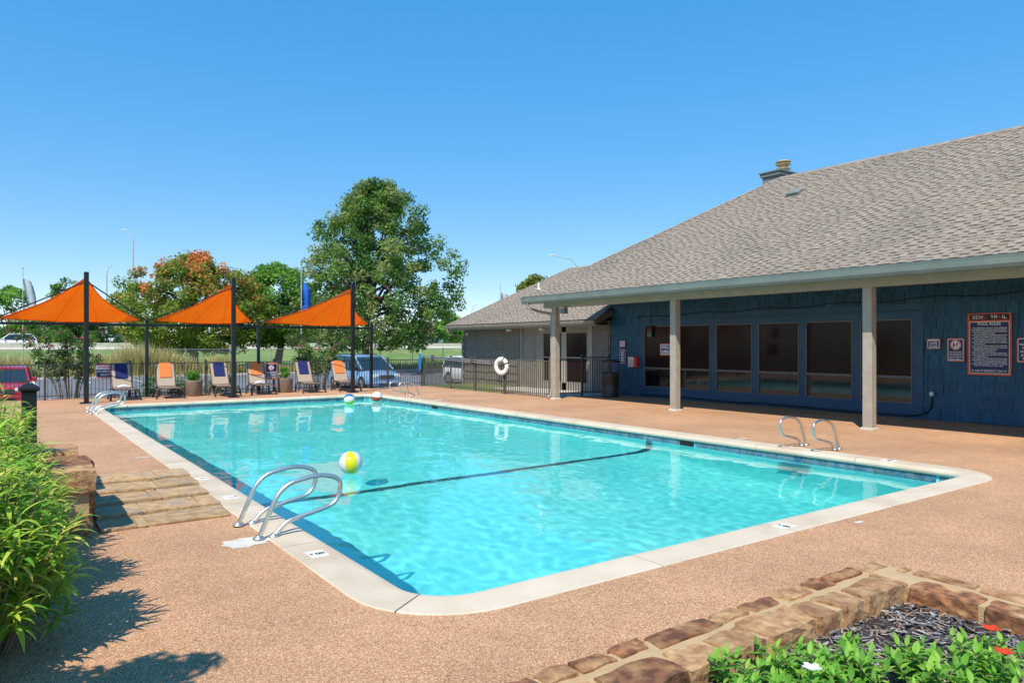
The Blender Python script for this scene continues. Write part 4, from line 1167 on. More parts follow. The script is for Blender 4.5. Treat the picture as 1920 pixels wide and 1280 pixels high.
make_tree('oak_tree', 'largest tree, dark green with long drooping right limb, behind the right sail', 24.3, 54.5, gz(54.2) - .02, 3.5, .34, 1.6, 14.8, 7.2, ENV_OAK, 520, .76, 100, .27, G_oak, 21, lean=(.6, 0), lump=.20, inner=.15, offs=(.75, -.5), limbs=40)
make_tree('autumn_tree', 'broad round tree turning rust orange between the left and middle sails', 13.5, 64.8, gz(64.8), 1.6, .42, 1.3, 9.1, 6.6, ENV_ROUND, 360, .80, 110, .27, autumn, 22, lump=.10, inner=.25, limbs=26)
make_tree('green_tree', 'fresh green tree between the middle and right sails with forked leaning trunk', 20.8, 66.0, gz(66), 1.6, .40, 2.0, 8.9, 5.0, ENV_ROUND, 230, .85, 105, .29, G_mid, 23, lean=(1.2, 0), lump=.2, limbs=20)
for (px, dep, ztop, rad, zlow, pal, sd, lbl) in ((18, 108, 10.2, 4.6, 1.4, G_mid, 31, 'bushy green tree at left picture edge behind the flagpole'), (128, 118, 12.3, 4.2, 2, G_dark, 32, 'dark green tree showing above the left sail peak'), (72, 125, 6.5, 5.5, 1.5, G_dark, 36, 'low dark trees behind the white highway car'),
                                                (170, 122, 6.6, 5, 1.6, G_dark, 37, 'dark green tree under the left sail by the far house'), (845, 120, 6.6, 2.6, 2.2, G_mid, 33, 'small rounded tree left of the annex roof'), (1006, 75, 8.6, 2.6, 3, cc((112, 128, 48), (140, 146, 60), (92, 112, 44)), 34, 'yellow green treetop peeking over the annex roof'), (262, 150, 6.5, 5, 2, G_dark, 38, 'dark tree behind the far house roof'), (560, 140, 6.0, 6, 2, G_dark, 39, 'distant dark tree behind the fresh green tree')):
    a = TH_ + math.atan((px - 960) / 1345); dist = dep / math.cos(a - TH_)
    x, y = dist * math.sin(a), dist * math.cos(a)
    make_tree('distant_tree', lbl, x, y, gz(y), zlow, .3, zlow, ztop, rad, ENV_ROUND, 60, 1.0, 70, .5, pal, sd, group='trees far behind', limbs=8)

rs = np.random.RandomState(77); n = 420
xw = rs.uniform(-160, 420, n); yw = 300 + rs.uniform(-14, 14, n)
cw = np.stack([xw, yw, 3.2 + rs.rand(n) * 4.2 * (.55 + .45 * np.sin(xw * .05))], 1)
V, F, c = leaf_cloud(rs, cw, np.full(n, 3.0), 70, 1.5, G_dark + G_mid)
tag(link('distant_woods', set_mesh('distant_woods', V, F, c, M_leaf)), 'long low line of distant woods along the horizon', 'woods', kind='stuff')
# ---------------------------------------------------------------- shrubs by the fence
def crape(x, y, zg, h, w, stems, seed, label, flowers=26):
    rs = np.random.RandomState(seed); rg = random.Random(seed)
    g = empty('crape_myrtle', (x, y, zg)); tag(g, label, 'shrub', 'pink flowering crape myrtles along the fence')
    tips = []
    for k in range(stems):
        a = 2 * math.pi * k / stems + rg.random(); b0 = Vector((x + .22 * math.cos(a), y + .22 * math.sin(a), zg))
        tip = Vector((x + w * rg.uniform(.3, 1) * math.cos(a), y + w * .7 * rg.uniform(.3, 1) * math.sin(a), zg + h * rg.uniform(.62, 1)))
        mid = b0.lerp(tip, .45) + Vector((0, 0, .2 * h)) - Vector((math.cos(a), math.sin(a), 0)) * .1 * w
        pts = [b0 * (1 - t) ** 2 + mid * 2 * t * (1 - t) + tip * t * t for t in np.linspace(0, 1, 7)]
        MB().tube(pts, [.022 * (1 - .75 * i / 6) for i in range(7)], n=5).build('stem', M_stem, g)
        for t in (.55, .7, .82, .93, 1.0):
            q = b0 * (1 - t) ** 2 + mid * 2 * t * (1 - t) + tip * t * t
            tips.append((q.x + rg.uniform(-.12, .12), q.y + rg.uniform(-.12, .12), q.z))
    tips = np.array(tips)
    V, F, c = leaf_cloud(rs, tips, .26 * rs.uniform(.6, 1.2, len(tips)), 75, .09, cc((86, 122, 56), (104, 140, 66), (120, 140, 74), (74, 104, 52)), aspect=.55)
    link('foliage', set_mesh('foliage', V - np.array([x, y, zg]), F, c, M_leaf), g)
    sel = tips[rs.permutation(len(tips))[:flowers]] + np.array([0, 0, .16])
    V, F, c = leaf_cloud(rs, sel, .09 * rs.uniform(.5, 1.3, len(sel)), 34, .05, cc((206, 92, 132), (220, 116, 150), (186, 80, 116)), aspect=.8)
    link('blossoms', set_mesh('blossoms', V - np.array([x, y, zg]), F, c, M_leaf), g)
crape(2.0, 28.6, LOT, 2.75, 1.5, 15, 41, 'crape myrtle with pink blossoms and bare stems beside the left tall post')
crape(-.45, 28.4, LOT, 1.9, .6, 7, 42, 'crape myrtle in front of the red car at the left edge', 12)
crape(10.7, 28.7, LOT, 2.75, 1.25, 13, 43, 'crape myrtle with faded pink blossoms left of the blue van', 14)
crape(-1.6, 19.4, 0, 2.5, 1.0, 12, 44, 'crape myrtle just outside the left picture edge', 10)
def bush(x, y, zg, rx, h, seed, label, pal, leaf=.07, n=26, per=70, group='low shrubs'):
    rs = np.random.RandomState(seed); g = empty('shrub', (x, y, zg)); tag(g, label, 'shrub', group)
    a = rs.rand(n) * 6.283; rr = rx * np.sqrt(rs.rand(n)); zz = zg + h * (.2 + .75 * rs.rand(n) * (1 - .5 * (rr / rx) ** 2))
    cs = np.stack([x + rr * np.cos(a), y + rr * np.sin(a) * .7, zz], 1)
    V, F, c = leaf_cloud(rs, cs, .2 * rs.uniform(.7, 1.2, n), per, leaf, pal)
    link('foliage', set_mesh('foliage', V - np.array([x, y, zg]), F, c, M_leaf), g)
    mb = MB()
    for k in range(6): mb.tube([(x, y, zg), tuple(cs[k])], [.02, .006], n=5)
    mb.build('stem', M_bark, g)
for i, (x, w_, lbl) in enumerate(((4.75, .55, 'dark shrub behind the second lounger'), (6.15, .75, 'bright green shrub right of the first round pot'), (5.5, .5, 'low green shrub just behind the first round pot'), (7.0, .5, 'low green shrub left of the middle black post'))):
    bush(x, 28.45, LOT, w_, 1.45 if i != 2 else 1.2, 50 + i, lbl, G_lime if i in (1, 2) else G_mid)
def pot(x, y, label, plabel, seed, lush):
    g = empty('planter_pot', (x, y, 0)); tag(g, label, 'pot', 'round brown pots')
    MB().lathe([(.001, .0), (.25, 0), (.27, .02), (.285, .5), (.29, .54), (.26, .545), (.25, .5)], n=28, c=(x, y, 0)).build('body', M_pot, g)
    MB().lathe([(.255, .49), (.1, .51), (.001, .515)], n=20, c=(x, y, 0)).build('soil', M_soil, g)
    rs = np.random.RandomState(seed); p = empty('potted_plant', (x, y, .5)); tag(p, plabel, 'plant', 'plants in the round pots')
    n = 16; a = rs.rand(n) * 6.28; r = .2 * rs.rand(n)
    cs = np.stack([x + r * np.cos(a), y + r * np.sin(a), .58 + .26 * rs.rand(n) * lush], 1)
    V, F, c = leaf_cloud(rs, cs, np.full(n, .11), 40, .075, cc((92, 150, 50), (112, 168, 62), (76, 128, 44)))
    link('foliage', set_mesh('foliage', V - np.array([x, y, .5]), F, c, M_leaf), p)
pot(5.62, 27.05, 'brown round pot between the second and third loungers', 'green plant in the first round pot', 61, 1.0)
pot(8.83, 27.0, 'brown round pot right of the NO DIVING sign', 'leafy plant in the pot by the NO DIVING sign', 62, 1.3)

# ---------------------------------------------------------------- tall grasses, meadow edge, chain link fence
def blades(rs, pts, h, spread, wdt, pal, per, lean=.35):
    """thin bent strips: 2 quads each"""
    pts = np.repeat(np.asarray(pts, float), per, 0); n = len(pts)
    pts = pts + np.stack([rs.normal(size=n) * spread, rs.normal(size=n) * spread, np.zeros(n)], 1)
    a = rs.rand(n) * 6.283; d = np.stack([np.cos(a), np.sin(a), np.zeros(n)], 1); s = np.stack([-np.sin(a), np.cos(a), np.zeros(n)], 1)
    hh = (h * rs.uniform(.55, 1.15, n))[:, None]; w = (wdt * rs.uniform(.7, 1.3, n))[:, None]; l = (lean * rs.rand(n))[:, None]
    up = np.array([0, 0, 1.])
    p1 = pts + up * hh * .55 + d * hh * l * .3; p2 = pts + up * hh * (1 - .4 * l) + d * hh * l
    V = np.stack([pts - s * w, pts + s * w, p1 + s * w * .8, p1 - s * w * .8, p2 + s * w * .15, p2 - s * w * .15], 1).reshape(-1, 3)
    k = np.arange(n)[:, None] * 6
    F = np.vstack([k + np.array([0, 1, 2, 3]), k + np.array([3, 2, 4, 5])])
    pl = np.asarray(pal)[rs.randint(0, len(pal), n)] * rs.uniform(.8, 1.2, (n, 1))
    return V, F, np.vstack([pl, pl])
STRAW = cc((206, 194, 138), (222, 208, 152), (176, 178, 108), (192, 178, 124))
rs = np.random.RandomState(70)
for i, (px, dep, h, lbl) in enumerate(((255, 49, 2.9, 'tall straw coloured grass clump right of the left sail post'), (300, 50, 2.4, 'straw grass clump left of the autumn tree trunk'), (222, 48, 2.2, 'straw grass clump beside the crape myrtle'), (335, 51, 1.8, 'low straw grass clump under the autumn tree'), (412, 51, 1.8, 'straw grass clump right of the autumn tree trunk'), (20, 46, 2.0, 'dry grass clump behind the red car'), (705, 52, 1.3, 'dry grass clump behind the blue van'))):
    a = TH_ + math.atan((px - 960) / 1345); dist = dep / math.cos(a - TH_); x, y = dist * math.sin(a), dist * math.cos(a)
    y = max(y, 57.2) if False else y
    if y < 57: x, y = x * 57.2 / y, 57.2
    g = empty('grass_clump', (x, y, LOT)); tag(g, lbl, 'grass clump', 'tall dry grasses by the lot')
    V, F, c = blades(rs, [(x + dx, y + dy, LOT) for dx in np.linspace(-.9, .9, 7) for dy in (-.4, 0, .4)], h * .85, .16, .022, STRAW, 42, .5)
    link('blades', set_mesh('blades', V - np.array([x, y, LOT]), F, c, M_leaf), g)
pts = np.stack([rs.uniform(-12, 48, 2600), rs.uniform(56.9, 60.5, 2600), np.full(2600, LOT)], 1)
V, F, c = blades(rs, pts, .75, .15, .02, STRAW + cc((120, 138, 66)), 7, .6)
tag(link('dry_grass', set_mesh('dry_grass', V, F, c, M_leaf)), 'strip of dry straw grass along the far kerb of the lot', 'grass', kind='stuff')
M_galv = pmat('galvanised_steel', C(170, 174, 174), rough=.45, metal=.6)
cl = empty('chain_link_fence', (15, 58.5, LOT)); tag(cl, 'chain link fence with thin grey posts beyond the parking lot', 'fence')
for k in range(20):
    MB().tube([(-14 + 3.2 * k, 58.5, LOT), (-14 + 3.2 * k, 58.5, LOT + 2.05)], .035, n=6).build('post', M_galv, cl)
MB().tube([(-14, 58.5, LOT + 1.95), (47, 58.5, LOT + 1.95)], .022, n=5).build('rail', M_galv, cl)
k = np.arange(0, 61, .14); n = len(k)
def wires(sgn):
    x0 = -14 + k; x1 = x0 + 1.9 * sgn; V = []
    for a, b in zip(x0, x1): V += [(a, 58.5, LOT + .05), (a + .012, 58.5, LOT + .05), (b + .012, 58.5, LOT + 1.95), (b, 58.5, LOT + 1.95)]
    return np.array(V)
V = np.vstack([wires(1), wires(-1)]); F = np.arange(len(V)).reshape(-1, 4)
o = link('wire_mesh', set_mesh('wire_mesh', V - np.array([15, 58.5, LOT]), F, None, M_galv), cl); o['kind'] = 'stuff'

# ---------------------------------------------------------------- vehicles
M_rub = pmat('tyre_rubber', C(30, 30, 32), rough=.85)
M_rim = pmat('alloy_rim', C(180, 182, 186), rough=.3, metal=.8)
M_cglass = pmat('car_glass', C(34, 52, 60), rough=.05, spec=.8)
M_lamp = pmat('headlight_lens', C(214, 220, 224), rough=.1, spec=.8)
M_trimk = pmat('black_car_trim', C(22, 22, 24), rough=.5)
def car(label, loc, rz, paint, L, W, H, hood, wind, tail, belt=.9, nose=.72, grp='parked cars', cat='car', grille=True, rack=False):
    """front points to -Y.  hood / wind / tail: lengths of bonnet, windscreen run and rear slope"""
    g = empty('car', loc, rz); tag(g, label, cat, grp)
    h = W / 2; f = -L / 2; b = L / 2
    def ring(y, w, z0, zm, z1, crown):
        return [(-w * .90, y, z0), (-w, y, z0 + .14), (-w, y, zm), (-w * .95, y, z1 - .05), (-w * .80, y, z1), (0, y, z1 + crown), (w * .80, y, z1), (w * .95, y, z1 - .05), (w, y, zm), (w, y, z0 + .14), (w * .90, y, z0)]
    st_ = [(f, .74, .32, .48, nose - .14, .01), (f + .07, .86, .24, .52, nose - .05, .02), (f + .25, .94, .2, .55, nose, .03), (f + hood * .6, .99, .2, .6, nose + (belt - nose) * .55, .03), (f + hood, 1, .2, .62, belt, .02),
           (0, 1, .2, .62, belt, .0), (b - .4, 1, .2, .62, belt + .03, .0), (b - .1, .96, .24, .6, belt, .0), (b, .88, .3, .55, belt - .08, .0)]
    MB().loft([[Vector(p) for p in ring(y, h * w, z0, zm, z1, cr)] for y, w, z0, zm, z1, cr in st_], smooth=True).build('body', paint, g, local=True)
    y0, y1, y2, y3 = f + hood - .05, f + hood + wind, b - tail, b - .06
    tw = h * .76
    def cr_(y, z, w): return [(-w, y, belt - .04), (-w, y, belt + .02), (-(w * .2 + tw * .8) if z > belt + .1 else -w, y, z - .03), (-tw * .9 if z > belt + .1 else -w * .9, y, z), (tw * .9 if z > belt + .1 else w * .9, y, z), ((w * .2 + tw * .8) if z > belt + .1 else w, y, z - .03), (w, y, belt + .02), (w, y, belt - .04)]
    wb = h * .93
    sect = [(y0, belt + .03, wb), (y1, H - .05, wb), ((y1 + y2) / 2, H, wb), (y2, H - .04, wb), (y3, belt + .06, wb)]
    MB().loft([[Vector(p) for p in cr_(*s)] for s in sect]).build('windows', M_cglass, g, local=True)
    zr = .022
    rings = []
    for (y, z, w) in ((y1 - .10, H - .085, tw), (y1 + .06, H - .03, tw * 1.0), ((y1 + y2) / 2, H + .012, tw * 1.02), (y2 - .05, H - .015, tw), (y2 + .08, H - .09, tw)):
        rings.append([Vector(p) for p in ((-w * 1.06, y, z - .055), (-w * .95, y, z), (0, y, z + .03), (w * .95, y, z), (w * 1.06, y, z - .055), (0, y, z - .05))])
    MB().loft(rings, smooth=True).build('roof', paint, g, local=True)
    for s in (-1, 1):
        for (ya, yb, zb_) in ((y0 + .02, y1 - .04, H - .08), (y3 - .02, y2 + .04, H - .09)):
            MB().tube([(s * wb * .985, ya, belt + .02), (s * (wb * .2 + tw * .8) * 1.01, yb, zb_)], .045, n=5).build('pillar', paint, g, local=True)
        for yy in (.12 * L, -.06 * L + .15):
            MB().tube([(s * wb * 1.0, yy, belt), (s * (wb * .2 + tw * .8) * 1.0, yy, H - .06)], .035, n=5).build('pillar', M_trimk, g, local=True)
        for wy in (f + .17 * L + .05, b - .2 * L):
            Mw = Matrix.Translation((s * (h - .10), wy, .33)) @ Matrix.Rotation(R(90) * s, 4, 'Y')
            MB().lathe([(.0, .103), (.385, .103), (.385, .0)], n=22, M=Mw).build('wheel_arch', M_trimk, g, local=True)
            wl = MB().lathe([(.2, .118), (.3, .125), (.33, .105), (.33, -.1), (.2, -.1)], n=24, M=Mw).build('wheel', M_rub, g, local=True)
            MB().lathe([(.0, .125), (.05, .128), (.07, .116), (.19, .112), (.215, .128), (.215, .1)], n=20, M=Mw).build('rim', M_rim, wl, local=True)
            for q in range(5):
                Ms = Mw @ Matrix.Rotation(R(72 * q), 4, 'Z'); MB().box(.05, .2, -.022, .022, .112, .128, M=Ms).build('spoke', M_rim, wl, local=True)
        MB().bbox(s * h * .62 - .17, s * h * .62 + .17, f - .0, f + .22, nose - .19, nose - .05, b=.03).build('headlight', M_lamp, g, local=True)
        MB().bbox(s * (h + .09) - .09, s * (h + .09) + .09, f + hood + .22, f + hood + .36, belt + .02, belt + .18, b=.03).build('mirror', paint if not rack else M_trimk, g, local=True)
        MB().bbox(s * h * .8 - .08, s * h * .8 + .08, b - .06, b + .012, .7, .95, b=.01).build('tail_lamp', M_redink, g, local=True)
    if grille:
        MB().bbox(-h * .42, h * .42, f - .015, f + .1, nose - .26, nose - .08, b=.02).build('grille', M_trimk, g, local=True)
        for q in range(4): MB().box(-h * .41, h * .41, f - .024, f - .012, nose - .24 + q * .045, nose - .225 + q * .045).build('grille_bar', M_rim, g, local=True)
    MB().bbox(-h * .8, h * .8, f - .05, f + .12, .26, .46, b=.04).build('bumper', paint, g, local=True)
    MB().box(-h * .5, h * .5, f - .056, f - .048, .28, .36).build('air_intake', M_trimk, g, local=True)
    if rack:
        for s in (-1, 1): MB().tube([(s * tw * .85, y1 + .2, H + .05), (s * tw * .85, y2 - .2, H + .05)], .02, n=5).build('roof_rail', M_trimk, g, local=True)
    return g
def paint(n, c): return pmat(n, c, rough=.3, coat=.8, spec=.5)
P_red, P_blue, P_white, P_silver, P_dark = paint('red_car_paint', C(176, 22, 48)), paint('blue_car_paint', C(120, 152, 184)), paint('white_car_paint', C(232, 234, 236)), paint('silver_car_paint', C(168, 172, 176)), paint('charcoal_car_paint', C(48, 52, 60))
car('red hatchback parked nose on behind the fence at the left edge', (.22, 33.6, LOT), R(-3), P_red, 4.2, 1.76, 1.48, .95, .75, .5, nose=.78)
car('light blue minivan parked nose on behind the right loungers', (15.7, 35.3, LOT), R(4), P_blue, 4.9, 1.95, 1.76, .95, 1.0, .35, belt=1.0, nose=.86, rack=True, cat='van')
car('white boxy hatchback half hidden by the annex corner', (22.6, 35.5, LOT), R(0), P_white, 4.1, 1.8, 1.62, .9, .6, .25, belt=.98, nose=.86)
car('white SUV driving left on the highway', (1.6, 104.5, 1.38), R(-90), P_white, 4.7, 1.9, 1.72, 1.1, .8, .6, belt=1.0, nose=.9, grp='cars on the highway')
for i, (px, dep, p_, lbl) in enumerate(((797, 150, P_silver, 'silver car at the left of the far row of parked cars'), (815, 152, P_dark, 'dark car second in the far row left of the annex roof'), (833, 150, P_blue, 'blue car in the middle of the far parked row'), (850, 151, P_white, 'white car fourth in the far parked row'), (866, 152, P_silver, 'silver car at the annex end of the far parked row'), (214, 138, P_white, 'white car parked before the far house carport'))):
    a = TH_ + math.atan((px - 960) / 1345); dist = dep / math.cos(a - TH_); x, y = dist * math.sin(a), dist * math.cos(a)
    car(lbl, (x, y, 1.9 if px > 300 else 2.2), R(-70 + 20 * (i % 3)), p_, 4.5, 1.8, 1.5, 1.1, .8, .7, grp='cars parked beyond the highway')

# ---------------------------------------------------------------- far houses, lamp posts, flags
M_brick = pmat('far_brick', C(150, 104, 82), C(132, 90, 72), scale=3, rough=.9)
M_cream = pmat('far_cream_wall', C(206, 196, 178), C(194, 184, 166), scale=1, rough=.9)
M_froof = pmat('far_roof', C(140, 128, 116), C(124, 112, 102), scale=2, rough=.9)
def far_house(label, px, dep, w_, d_, hw, hr, wallm, rz=0.0, carport=False, z=2.0):
    a = TH_ + math.atan((px - 960) / 1345); dist = dep / math.cos(a - TH_); x, y = dist * math.sin(a), dist * math.cos(a)
    g = empty('far_house', (x, y, z), rz); tag(g, label, 'house', 'houses beyond the highway')
    MB().box(-w_ / 2, w_ / 2, -d_ / 2, d_ / 2, -1, hw).build('wall', wallm, g, local=True)
    e = .6
    MB().add([(-w_ / 2 - e, -d_ / 2 - e, hw), (w_ / 2 + e, -d_ / 2 - e, hw), (w_ / 2 + e, d_ / 2 + e, hw), (-w_ / 2 - e, d_ / 2 + e, hw), (-w_ / 2 + d_ / 3, 0, hw + hr), (w_ / 2 - d_ / 3, 0, hw + hr)],
             [(0, 1, 5, 4), (2, 3, 4, 5), (1, 2, 5), (3, 0, 4), (3, 2, 1, 0)]).build('roof', M_froof, g, local=True)
    n = max(2, int(w_ / 4))
    for k in range(n):
        xx = -w_ / 2 + w_ * (k + .5) / n
        if carport and k == n - 1:
            MB().box(xx - 1.6, xx + 1.6, -d_ / 2 - .02, -d_ / 2 + .1, 0, 2.3).build('carport_opening', M_dark, g, local=True)
        else:
            wd = MB().box(xx - .7, xx + .7, -d_ / 2 - .03, -d_ / 2 + .05, .9, 2.1).build('window', M_white, g, local=True)
            MB().box(xx - .6, xx + .6, -d_ / 2 - .05, -d_ / 2 - .031, 1.0, 2.0).build('pane', M_cglass, wd, local=True)
far_house('brick house with grey roof and carport under the left sail', 225, 150, 13, 9, 2.9, 2.0, M_brick, carport=True, z=2.2)
far_house('pale house behind the trees left of the left tall post', 110, 165, 16, 9, 3.0, 2.0, M_cream, z=2.0)
far_house('low brick building at the far left of the highway car', 60, 175, 14, 9, 3, 1.8, M_brick, z=2)
far_house('long brick building left of the annex roof', 845, 185, 26, 10, 4.6, 1.2, M_brick, rz=R(-20), z=2)
far_house('pale low house seen below the fresh green tree', 545, 180, 18, 9, 3.2, 1.8, M_cream, z=2)
M_pole = pmat('grey_lamp_pole', C(176, 182, 188), rough=.5)
def street_lamp(label, px, dep, ztop, arm, zg=1.5):
    a = TH_ + math.atan((px - 960) / 1345); dist = dep / math.cos(a - TH_); x, y = dist * math.sin(a), dist * math.cos(a)
    g = empty('street_lamp', (x, y, zg)); tag(g, label, 'street lamp', 'lamp posts along the highway')
    MB().tube([(x, y, zg), (x, y, ztop - 1.6)], [.17, .11], n=8).build('pole', M_pole, g)
    MB().tube([(x, y, ztop - 1.6), (x + arm * .25, y - arm * .1, ztop - .5), (x + arm * .9, y - arm * .4, ztop)], [.09, .07, .05], n=6).build('arm', M_pole, g)
    MB().loft([[Vector((x + arm * .9 + u, y - arm * .4 + v, ztop + q)) for u, v in ((-.3, -.16), (.4, -.16), (.4, .16), (-.3, .16))] for q in (-.1, .06)]).build('lamp_head', M_white, g)
street_lamp('tallest street lamp, above the autumn tree', 249, 105, 18.6, -1.1)
street_lamp('slim street lamp between left sail and autumn tree', 200, 128, 15.9, 1.0)
street_lamp('street lamp with long arm above the annex ridge', 1085, 92, 13.2, -3.6)
street_lamp('distant street lamp left of the annex roof', 884, 140, 9.6, .9)
def flag(label, px, dep, ztop, hh, ww, mat, zg=LOT, lean=.0):
    a = TH_ + math.atan((px - 960) / 1345); dist = dep / math.cos(a - TH_); x, y = dist * math.sin(a), dist * math.cos(a)
    g = empty('feather_flag', (x, y, zg)); tag(g, label, 'flag', 'feather flags on poles')
    MB().tube([(x, y, zg), (x, y, ztop)], [.05, .03], n=6).build('pole', M_pole, g)
    MB().lathe([(0, .09), (.06, .05), (.06, 0), (.03, -.03)], n=8, c=(x, y, ztop)).build('finial', M_pole, g)
    ux, uy = math.cos(TH_), -math.sin(TH_)
    rings = []
    for k in range(9):
        t = k / 8; z = ztop - .9 - hh * t; w2 = ww * (.55 + .45 * math.sin(math.pi * min(1, t * .8 + .2))); wv = .12 * math.sin(t * 7)
        x_, y_ = x, y; x, y = x + ux * lean * (t - .15) * .6, y + uy * lean * (t - .15) * .6
        rings.append([Vector((x + ux * .08, y + uy * .08, z)), Vector((x + ux * w2 * .5 + wv * uy, y + uy * w2 * .5 - wv * ux, z + .10 * t)), Vector((x + ux * w2, y + uy * w2, z + .35 * (1 - t) * -1 + .1)), Vector((x + ux * w2 * .5 + wv * uy + .01, y + uy * w2 * .5 - wv * ux + .02, z + .10 * t))]); x, y = x_, y_
    MB().loft(rings, smooth=True).build('cloth', mat, g)
M_flagw = pmat('pale_flag_cloth', C(206, 216, 226), C(186, 200, 214), scale=1, rough=.8, trans=.3)
M_flagb = pmat('blue_flag_cloth', C(44, 124, 226), C(36, 108, 212), scale=1, rough=.8, trans=.3)
flag('pale flag on a tall thin pole at the left edge', 43, 60, 8.2, 3.6, .95, M_flagw, lean=.9)
flag('bright blue flag left of the large green tree', 565, 50, 7.0, 2.6, .66, M_flagb)
flag('small white flag peeking over the annex roof', 938, 75, 8.1, 2.0, 1.0, M_flagw)

# ---------------------------------------------------------------- foreground: stone walls, steps, planting bed
M_stone = pmat('brown_sandstone', C(152, 104, 70), C(104, 68, 46), scale=14, rough=.85, bump=.7, bscale=26, rnd=.22, c3=C(182, 146, 100), scale3=6, lo=.4, hi=.6)
M_stone2 = pmat('tan_sandstone', C(188, 154, 112), C(150, 108, 74), scale=14, rough=.85, bump=.7, bscale=26, rnd=.15, c3=C(128, 84, 56), scale3=5)
M_flag = pmat('grey_tan_flagstone', C(192, 162, 120), C(156, 126, 90), scale=9, rough=.8, bump=.6, bscale=30, rnd=.12, c3=C(150, 138, 124), scale3=5)
M_mortar = pmat('sand_mortar', C(192, 166, 128), C(178, 152, 114), scale=7, rough=.95, bump=.4, bscale=90)
def stone(mb_name, x0, x1, y0, y1, z0, z1, parent, mat, seed, rough=.012):
    """rough block: a subdivided box with bumps and worn edges"""
    rg = random.Random(seed); nx_, ny_, nz_ = max(2, int((x1 - x0) / .09)), max(2, int((y1 - y0) / .09)), 2
    bm = bmesh.new(); bmesh.ops.create_cube(bm, size=1)
    bmesh.ops.subdivide_edges(bm, edges=bm.edges[:], cuts=3, use_grid_fill=True)
    off = Vector((rg.random() * 50, rg.random() * 50, rg.random() * 50))
    sk = rg.uniform(-.16, .16), rg.uniform(-.10, .10)
    w, d, h = x1 - x0, y1 - y0, z1 - z0
    for v in bm.verts:
        c = v.co
        edge = sum(1 for q in c if abs(q) > .49)
        p = Vector((c.x * w * (1 + sk[0] * c.y), c.y * d * (1 + sk[1] * c.x), c.z * h))
        if edge >= 2: p *= (1 - .016 * (edge - 1))
        nn = noise.noise_vector(p * 9 + off)
        p += nn * rough
        v.co = p + Vector(((x0 + x1) / 2, (y0 + y1) / 2, (z0 + z1) / 2))
    me = bpy.data.meshes.new(mb_name); bm.to_mesh(me); bm.free(); me.materials.append(mat)
    me.transform(Matrix.Translation(-wpos(parent)))
    return link(mb_name, me, parent)
# low wall of the planting bed: an arm along X and an arm along -Y
BX0, BX1, BYO, BW, BT_ = .9, 5.52, 2.88, .44, .14
bw = empty('planter_wall', (BX1, BYO, 0)); tag(bw, 'low brown sandstone wall round the flower bed in the near right corner', 'wall')
MB().prism([(BX0, BYO - BW + .03), (BX1 - BW + .03, BYO - BW + .03), (BX1 - BW + .03, -1.0), (BX1 - .03, -1.0), (BX1 - .03, BYO - .03), (BX0, BYO - .03)], 0, BT_ - .012).build('mortar', M_mortar, bw)
rg = random.Random(5); k = 0
def row(a, b, lo, hi, f, lmin, lmax, gap):
    """lay stones from a to b along the wall; f maps (s0, s1) to box bounds"""
    global k
    s = a
    while s < b - .08:
        ln = min(rg.uniform(lmin, lmax), b - s)
        f(s, s + ln - rg.uniform(gap * .6, gap * 1.5)); s += ln; k += 1
mats = (M_stone, M_stone, M_stone2, M_stone2)
row(BX0, BX1 - .02, 0, 0, lambda s0, s1: stone('stone', s0, s1, BYO - rg.uniform(.12, .155), BYO, -.04, BT_ + rg.uniform(-.006, .008), bw, rg.choice(mats), k, rough=.02), .22, .62, .035)
row(BX0, BX1 - BW + .1, 0, 0, lambda s0, s1: stone('stone', s0, s1, BYO - BW, BYO - rg.uniform(.19, .23), -.04, BT_ + rg.uniform(-.004, .012), bw, rg.choice(mats), k, rough=.022), .26, .5, .035)
row(-1.0, BYO - .2, 0, 0, lambda s0, s1: stone('stone', BX1 - rg.uniform(.11, .15), BX1, s0, s1, -.04, BT_ + rg.uniform(-.006, .008), bw, rg.choice(mats), k, rough=.02), .22, .6, .04)
row(-1.0, BYO - BW + .02, 0, 0, lambda s0, s1: stone('stone', BX1 - BW, BX1 - rg.uniform(.18, .22), s0, s1, -.04, BT_ + rg.uniform(-.004, .012), bw, rg.choice(mats), k, rough=.022), .28, .55, .04)
# mulch
structure(MB().add([(BX0, -1, .012), (BX1 - BW + .05, -1, .012), (BX1 - BW + .05, BYO - BW + .05, .012), (BX0, BYO - BW + .05, .012)], [(0, 1, 2, 3)]).build('bed_soil', M_soil))
M_chip = pmat('grey_mulch', (1, 1, 1), attr=True, rough=.9)
rs = np.random.RandomState(9); n = 5200
p = np.stack([rs.uniform(2.2, BX1 - BW + .02, n), rs.uniform(.6, BYO - BW + .02, n), rs.uniform(.012, .045, n)], 1)
d = rs.normal(size=(n, 3)) * np.array([1, 1, .28]); d /= np.linalg.norm(d, axis=1)[:, None]
s = np.cross(d, rs.normal(size=(n, 3)) * .4 + np.array([0, 0, 1])); s /= np.linalg.norm(s, axis=1)[:, None]; u = np.cross(s, d)
ln = rs.uniform(.012, .05, n)[:, None]; wd = rs.uniform(.003, .010, n)[:, None]; th = .004
V = np.stack([p - d * ln - s * wd, p - d * ln + s * wd, p + d * ln + s * wd * .6, p + d * ln - s * wd * .6, p - d * ln - s * wd + u * th, p - d * ln + s * wd + u * th, p + d * ln + s * wd * .6 + u * th, p + d * ln - s * wd * .6 + u * th], 1).reshape(-1, 3)
F = (np.arange(n)[:, None, None] * 8 + np.array([[4, 5, 6, 7], [0, 1, 5, 4], [1, 2, 6, 5], [2, 3, 7, 6], [3, 0, 4, 7], [3, 2, 1, 0]])).reshape(-1, 4)
pal = np.asarray(cc((112, 112, 116), (140, 140, 144), (84, 84, 88), (168, 166, 164), (150, 128, 110), (64, 62, 66)))
